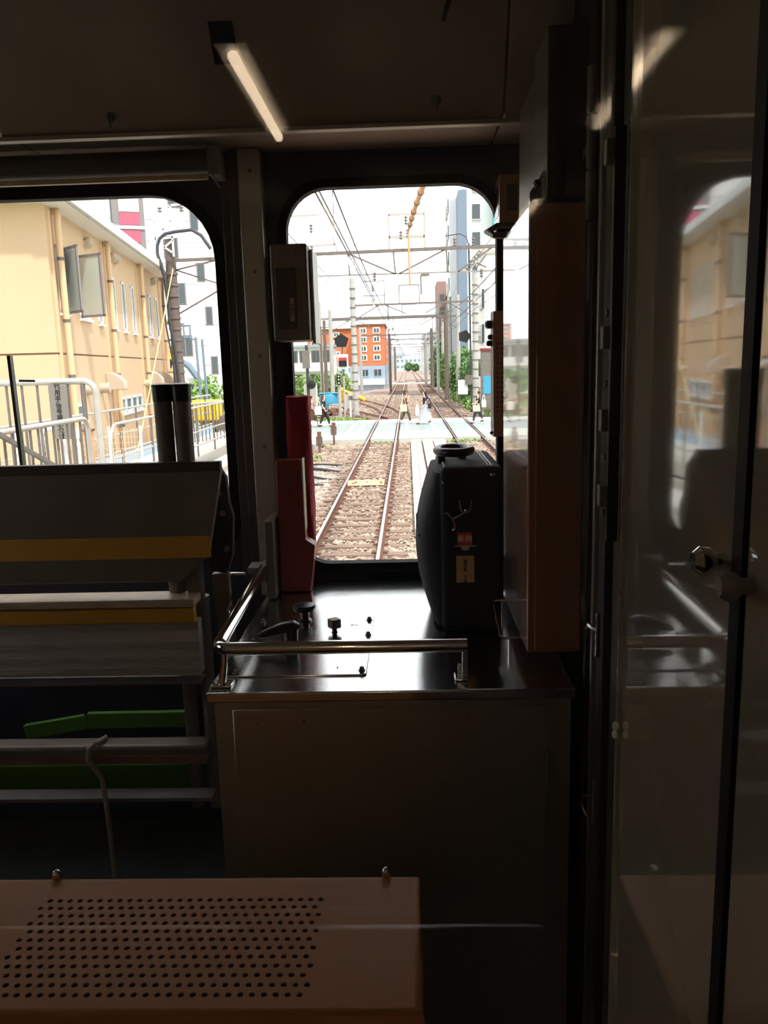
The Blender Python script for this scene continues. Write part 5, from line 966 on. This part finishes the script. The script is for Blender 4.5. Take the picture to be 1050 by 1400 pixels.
# ---------------------------------------------------------------- people on the crossing
def skin_mesh(name, chains, m, parent, sub=1, root=0):
    """chains: list of [(pos, (rx, ry)), ...]; equal positions are welded"""
    bm = bmesh.new(); lay = bm.verts.layers.skin.verify(); idx = {}
    def vert(p, r):
        k = tuple(round(c, 4) for c in p)
        if k not in idx:
            v = bm.verts.new(p); v[lay].radius = r if isinstance(r, tuple) else (r, r); idx[k] = v
            if len(idx) == 1: v[lay].use_root = True
        return idx[k]
    for ch in chains:
        for (p, r), (q, s) in zip(ch[:-1], ch[1:]):
            a, b = vert(p, r), vert(q, s)
            if a is not b and bm.edges.get((a, b)) is None: bm.edges.new((a, b))
    me = bpy.data.meshes.new(name); bm.to_mesh(me); bm.free(); me.materials.append(m)
    o = bpy.data.objects.new(name, me); C.objects.link(o)
    s = o.modifiers.new('Skin', 'SKIN'); s.use_smooth_shade = True; q = o.modifiers.new('Subdivision', 'SUBSURF'); q.levels = q.render_levels = sub
    o.parent = parent; return o
def person(label, x, y, heading, H=1.6, front=(0.28, 0.0), back=(-0.26, 0.12), top='kwhite', legs='kblack', skirt=None, hair='hair', longhair=True, arm_l=None, arm_r=None, shoe='black', sleeve=True, bun=False):
    """heading 1 faces +x, -1 faces -x; front and back give each foot's (forward, lift)"""
    t = thing('person', label, 'person', (x, y, 0.004)); t.rotation_euler = (0, 0, 0 if heading > 0 else PI); k = H / 1.6
    P = lambda a, b, c: (a * k, b * k, c * k)
    pel = P(0, 0, 0.84); chest = P(0.01, 0, 1.16); neck = P(0.015, 0, 1.33); head = P(0.03, 0, 1.48)
    hip = {s: P(0, 0.08 * s, 0.80) for s in (-1, 1)}
    foot = {1: front, -1: back}; L = {}
    for s in (-1, 1):
        f, l = foot[s]; an = P(f, 0.08 * s, 0.07 + l); kn = P(f * 0.55 + 0.05, 0.08 * s, 0.43 + l * 0.4); L[s] = (hip[s], kn, an, P(f + 0.13, 0.08 * s, 0.03 + l * 0.5))
    A = {}
    dl = {1: arm_l or ((-0.05, 0.2, 1.02), (0.08, 0.2, 0.84)), -1: arm_r or ((0.0, -0.2, 1.02), (0.10, -0.19, 0.84))}
    ch = [[(pel, (0.11 * k, 0.13 * k)), (P(0, 0, 1.0), (0.09 * k, 0.11 * k)), (chest, (0.10 * k, 0.14 * k)), (P(0.01, 0, 1.26), (0.08 * k, 0.12 * k)), (neck, 0.045 * k), (P(0.02, 0, 1.38), 0.05 * k), (head, (0.085 * k, 0.075 * k)), (P(0.025, 0, 1.56), (0.065 * k, 0.06 * k))]]
    ch.append([(head, 0.08 * k), (P(0.095, 0, 1.46), 0.016 * k)])
    for s in (-1, 1):
        ch.append([(pel, (0.11 * k, 0.13 * k)), (hip[s], 0.085 * k), (L[s][1], 0.052 * k), (L[s][2], 0.034 * k), (L[s][3], 0.028 * k)])
        sh = P(0.01, 0.15 * s, 1.27); el = P(*dl[s][0]); wr = P(*dl[s][1]); A[s] = (sh, el, wr); d = (Vector(wr) - Vector(el)).normalized()
        ch.append([(P(0.01, 0, 1.26), 0.1 * k), (sh, 0.045 * k), (el, 0.034 * k), (wr, 0.022 * k), (tuple(Vector(wr) + d * 0.05), 0.026 * k)])
        pal = Vector(wr) + d * 0.05; side = d.cross(Vector((0, 1, 0)));  side = side.normalized() if side.length > 0.1 else Vector((1, 0, 0))
        for j, ln in enumerate((0.062, 0.07, 0.065, 0.05)): ch.append([(tuple(pal), 0.026 * k), (tuple(pal + d * 0.03 + side * (0.02 * (1.5 - j) / 1.5)), 0.009), (tuple(pal + d * ln + side * (0.028 * (1.5 - j) / 1.5) + Vector((0.012, 0, 0))), 0.007)])
        ch.append([(tuple(pal), 0.026 * k), (tuple(pal + side * 0.03 - d * 0.01), 0.009), (tuple(pal + side * 0.045 + d * 0.025), 0.008)])
    skin_mesh('body', ch, M['skin'], t, 1)
    for s in (-1, 1): MB().ball(P(0.105, 0.028 * s, 1.495), 0.009, 5).obj('eye', M['black'], None).parent = t
    MB().ball(P(0.10, 0, 1.425), 0.012, 5, (0.5, 1.6, 0.5)).obj('mouth', M['redink'], None).parent = t
    # top
    tc = [[(P(0, 0, 0.88), (0.125 * k, 0.15 * k)), (P(0, 0, 1.0), (0.105 * k, 0.13 * k)), (chest, (0.118 * k, 0.155 * k)), (P(0.01, 0, 1.27), (0.09 * k, 0.13 * k)), (P(0.015, 0, 1.30), (0.06 * k, 0.07 * k))]]
    for s in (-1, 1):
        sh, el, wr = A[s]; tc.append([(P(0.01, 0, 1.27), 0.1 * k), (sh, 0.06 * k), (tuple(Vector(sh).lerp(Vector(el), 0.75 if sleeve else 0.2)), 0.052 * k)])
    skin_mesh('top', tc, M[top], t, 1)
    if skirt:
        m = MB(); z0 = skirt[1]; rows = []; n = 18
        for i in range(9):
            u = i / 8; z = 0.92 - (0.92 - z0) * u; cx = (front[0] + back[0]) * 0.5 * u; rx = 0.13 + (skirt[2] - 0.13) * u; ry = 0.155 + 0.05 * u
            rows += [P(cx + rx * math.cos(2 * PI * j / n) * (1 + 0.06 * u * math.sin(j * 3)), ry * math.sin(2 * PI * j / n), z) for j in range(n)]
        m.add(rows, [(i * n + j, i * n + (j + 1) % n, (i + 1) * n + (j + 1) % n, (i + 1) * n + j) for i in range(8) for j in range(n)] + [tuple(range(n))])
        m.obj('skirt', M[skirt[0]], None, smooth=True).parent = t
    else:
        lc = []
        for s in (-1, 1):
            hp_, kn, an, toe = L[s]; lc.append([(pel, (0.125 * k, 0.15 * k)), (hip[s], 0.10 * k), (kn, 0.078 * k), (tuple(Vector(kn).lerp(Vector(an), 0.85)), (0.075 if legs == 'kolive' else 0.055) * k)])
        skin_mesh('trousers', lc, M[legs], t, 1)
    for s in (-1, 1):
        an, toe = Vector(L[s][2]), Vector(L[s][3]); skin_mesh('shoe', [[(tuple(an + Vector((-0.03, 0, -0.03))), 0.04 * k), (tuple(an.lerp(toe, 0.5) + Vector((0, 0, -0.01))), 0.042 * k), (tuple(toe + Vector((0.01, 0, 0))), 0.03 * k)]], M[shoe], t, 1)
    hc = [[(P(0.0, 0, 1.575), (0.095 * k, 0.09 * k)), (P(-0.02, 0, 1.50), (0.095 * k, 0.095 * k)), (P(-0.05, 0, 1.42), (0.06 * k, 0.08 * k))]]
    if longhair: hc[0] += [(P(-0.07, 0, 1.30), (0.05 * k, 0.085 * k)), (P(-0.09, 0, 1.17), (0.03 * k, 0.06 * k))]
    if bun: hc.append([(P(0.0, 0, 1.575), 0.09 * k), (P(-0.05, 0, 1.67), 0.055 * k)])
    skin_mesh('hair', hc, M[hair], t, 1)
    return t
person('person in a dusty pink top and dark brown skirt walking behind the red cloth roll', -3.72, 40.6, 1, 1.58, (0.24, 0.0), (-0.2, 0.08), top='kpink', skirt=('kbrown', 0.36, 0.24), longhair=False)
person('person with brown hair in black dungarees over a white shirt walking right', -3.12, 40.3, 1, 1.62, (0.26, 0.0), (-0.22, 0.05), top='kblack', legs='kblack', hair='hair2', arm_r=((-0.04, -0.21, 1.04), (0.06, -0.2, 0.86)))
person('person with a hair bun, brown top and wide olive trousers, hand raised', 0.95, 41.3, 1, 1.62, (0.24, 0.0), (-0.26, 0.06), top='kbrown', legs='kolive', longhair=False, bun=True, shoe='kwhite', arm_r=((0.12, -0.2, 1.08), (0.17, -0.13, 1.30)))
person('person with long dark hair in a navy shirt and long pale blue skirt striding left', 1.93, 40.6, -1, 1.66, (0.30, 0.0), (-0.28, 0.08), top='knavy', skirt=('kblue', 0.24, 0.34))
person('person in a dark shirt and slate trousers walking left with bags at the right', 4.55, 40.1, -1, 1.62, (0.26, 0.0), (-0.24, 0.10), top='kblack', legs='ksl', longhair=False, shoe='black', arm_l=((0.08, 0.21, 1.05), (0.22, 0.18, 0.98)))
def tote(label, x, y, z, w, h, m, strap=0.3, group=None):
    t = thing('tote_bag', label, 'bag', (x, y, z)); q = MB(); n = 10
    q.prism([(-w / 2, 0), (w / 2, 0), (w * 0.46, h), (-w * 0.46, h)], 0.10, TR(x, y + 0.05, z) @ FACE); q.obj('bag_body', M[m], t, bevel=0.03)
    q = MB(); q.tube([(x - w * 0.25, y, z + h)] + [(x + w * 0.25 * -math.cos(a), y, z + h + strap * math.sin(a)) for a in (0.4, 1.0, 1.57, 2.1, 2.7)] + [(x + w * 0.25, y, z + h)], 0.012, 6); q.obj('strap', M[m], t, smooth=True)
tote('white tote bag on the shoulder of the person in dungarees', -3.38, 40.12, 0.62, 0.36, 0.42, 'kwhite', 0.3)
tote('beige tote bag at the hip of the person with the hair bun', 0.86, 41.07, 0.62, 0.36, 0.36, 'kcream', 0.35)
tote('small black handbag behind the elbow of the person in the long skirt', 2.16, 40.4, 0.78, 0.18, 0.26, 'kblack', 0.25)
tote('cream tote bag carried in front of the person at the right end', 4.44, 39.86, 0.60, 0.36, 0.30, 'kcream', 0.12)
tote('white shoulder bag behind the back of the person at the right end', 4.80, 39.9, 0.80, 0.22, 0.36, 'kwhite', 0.25)
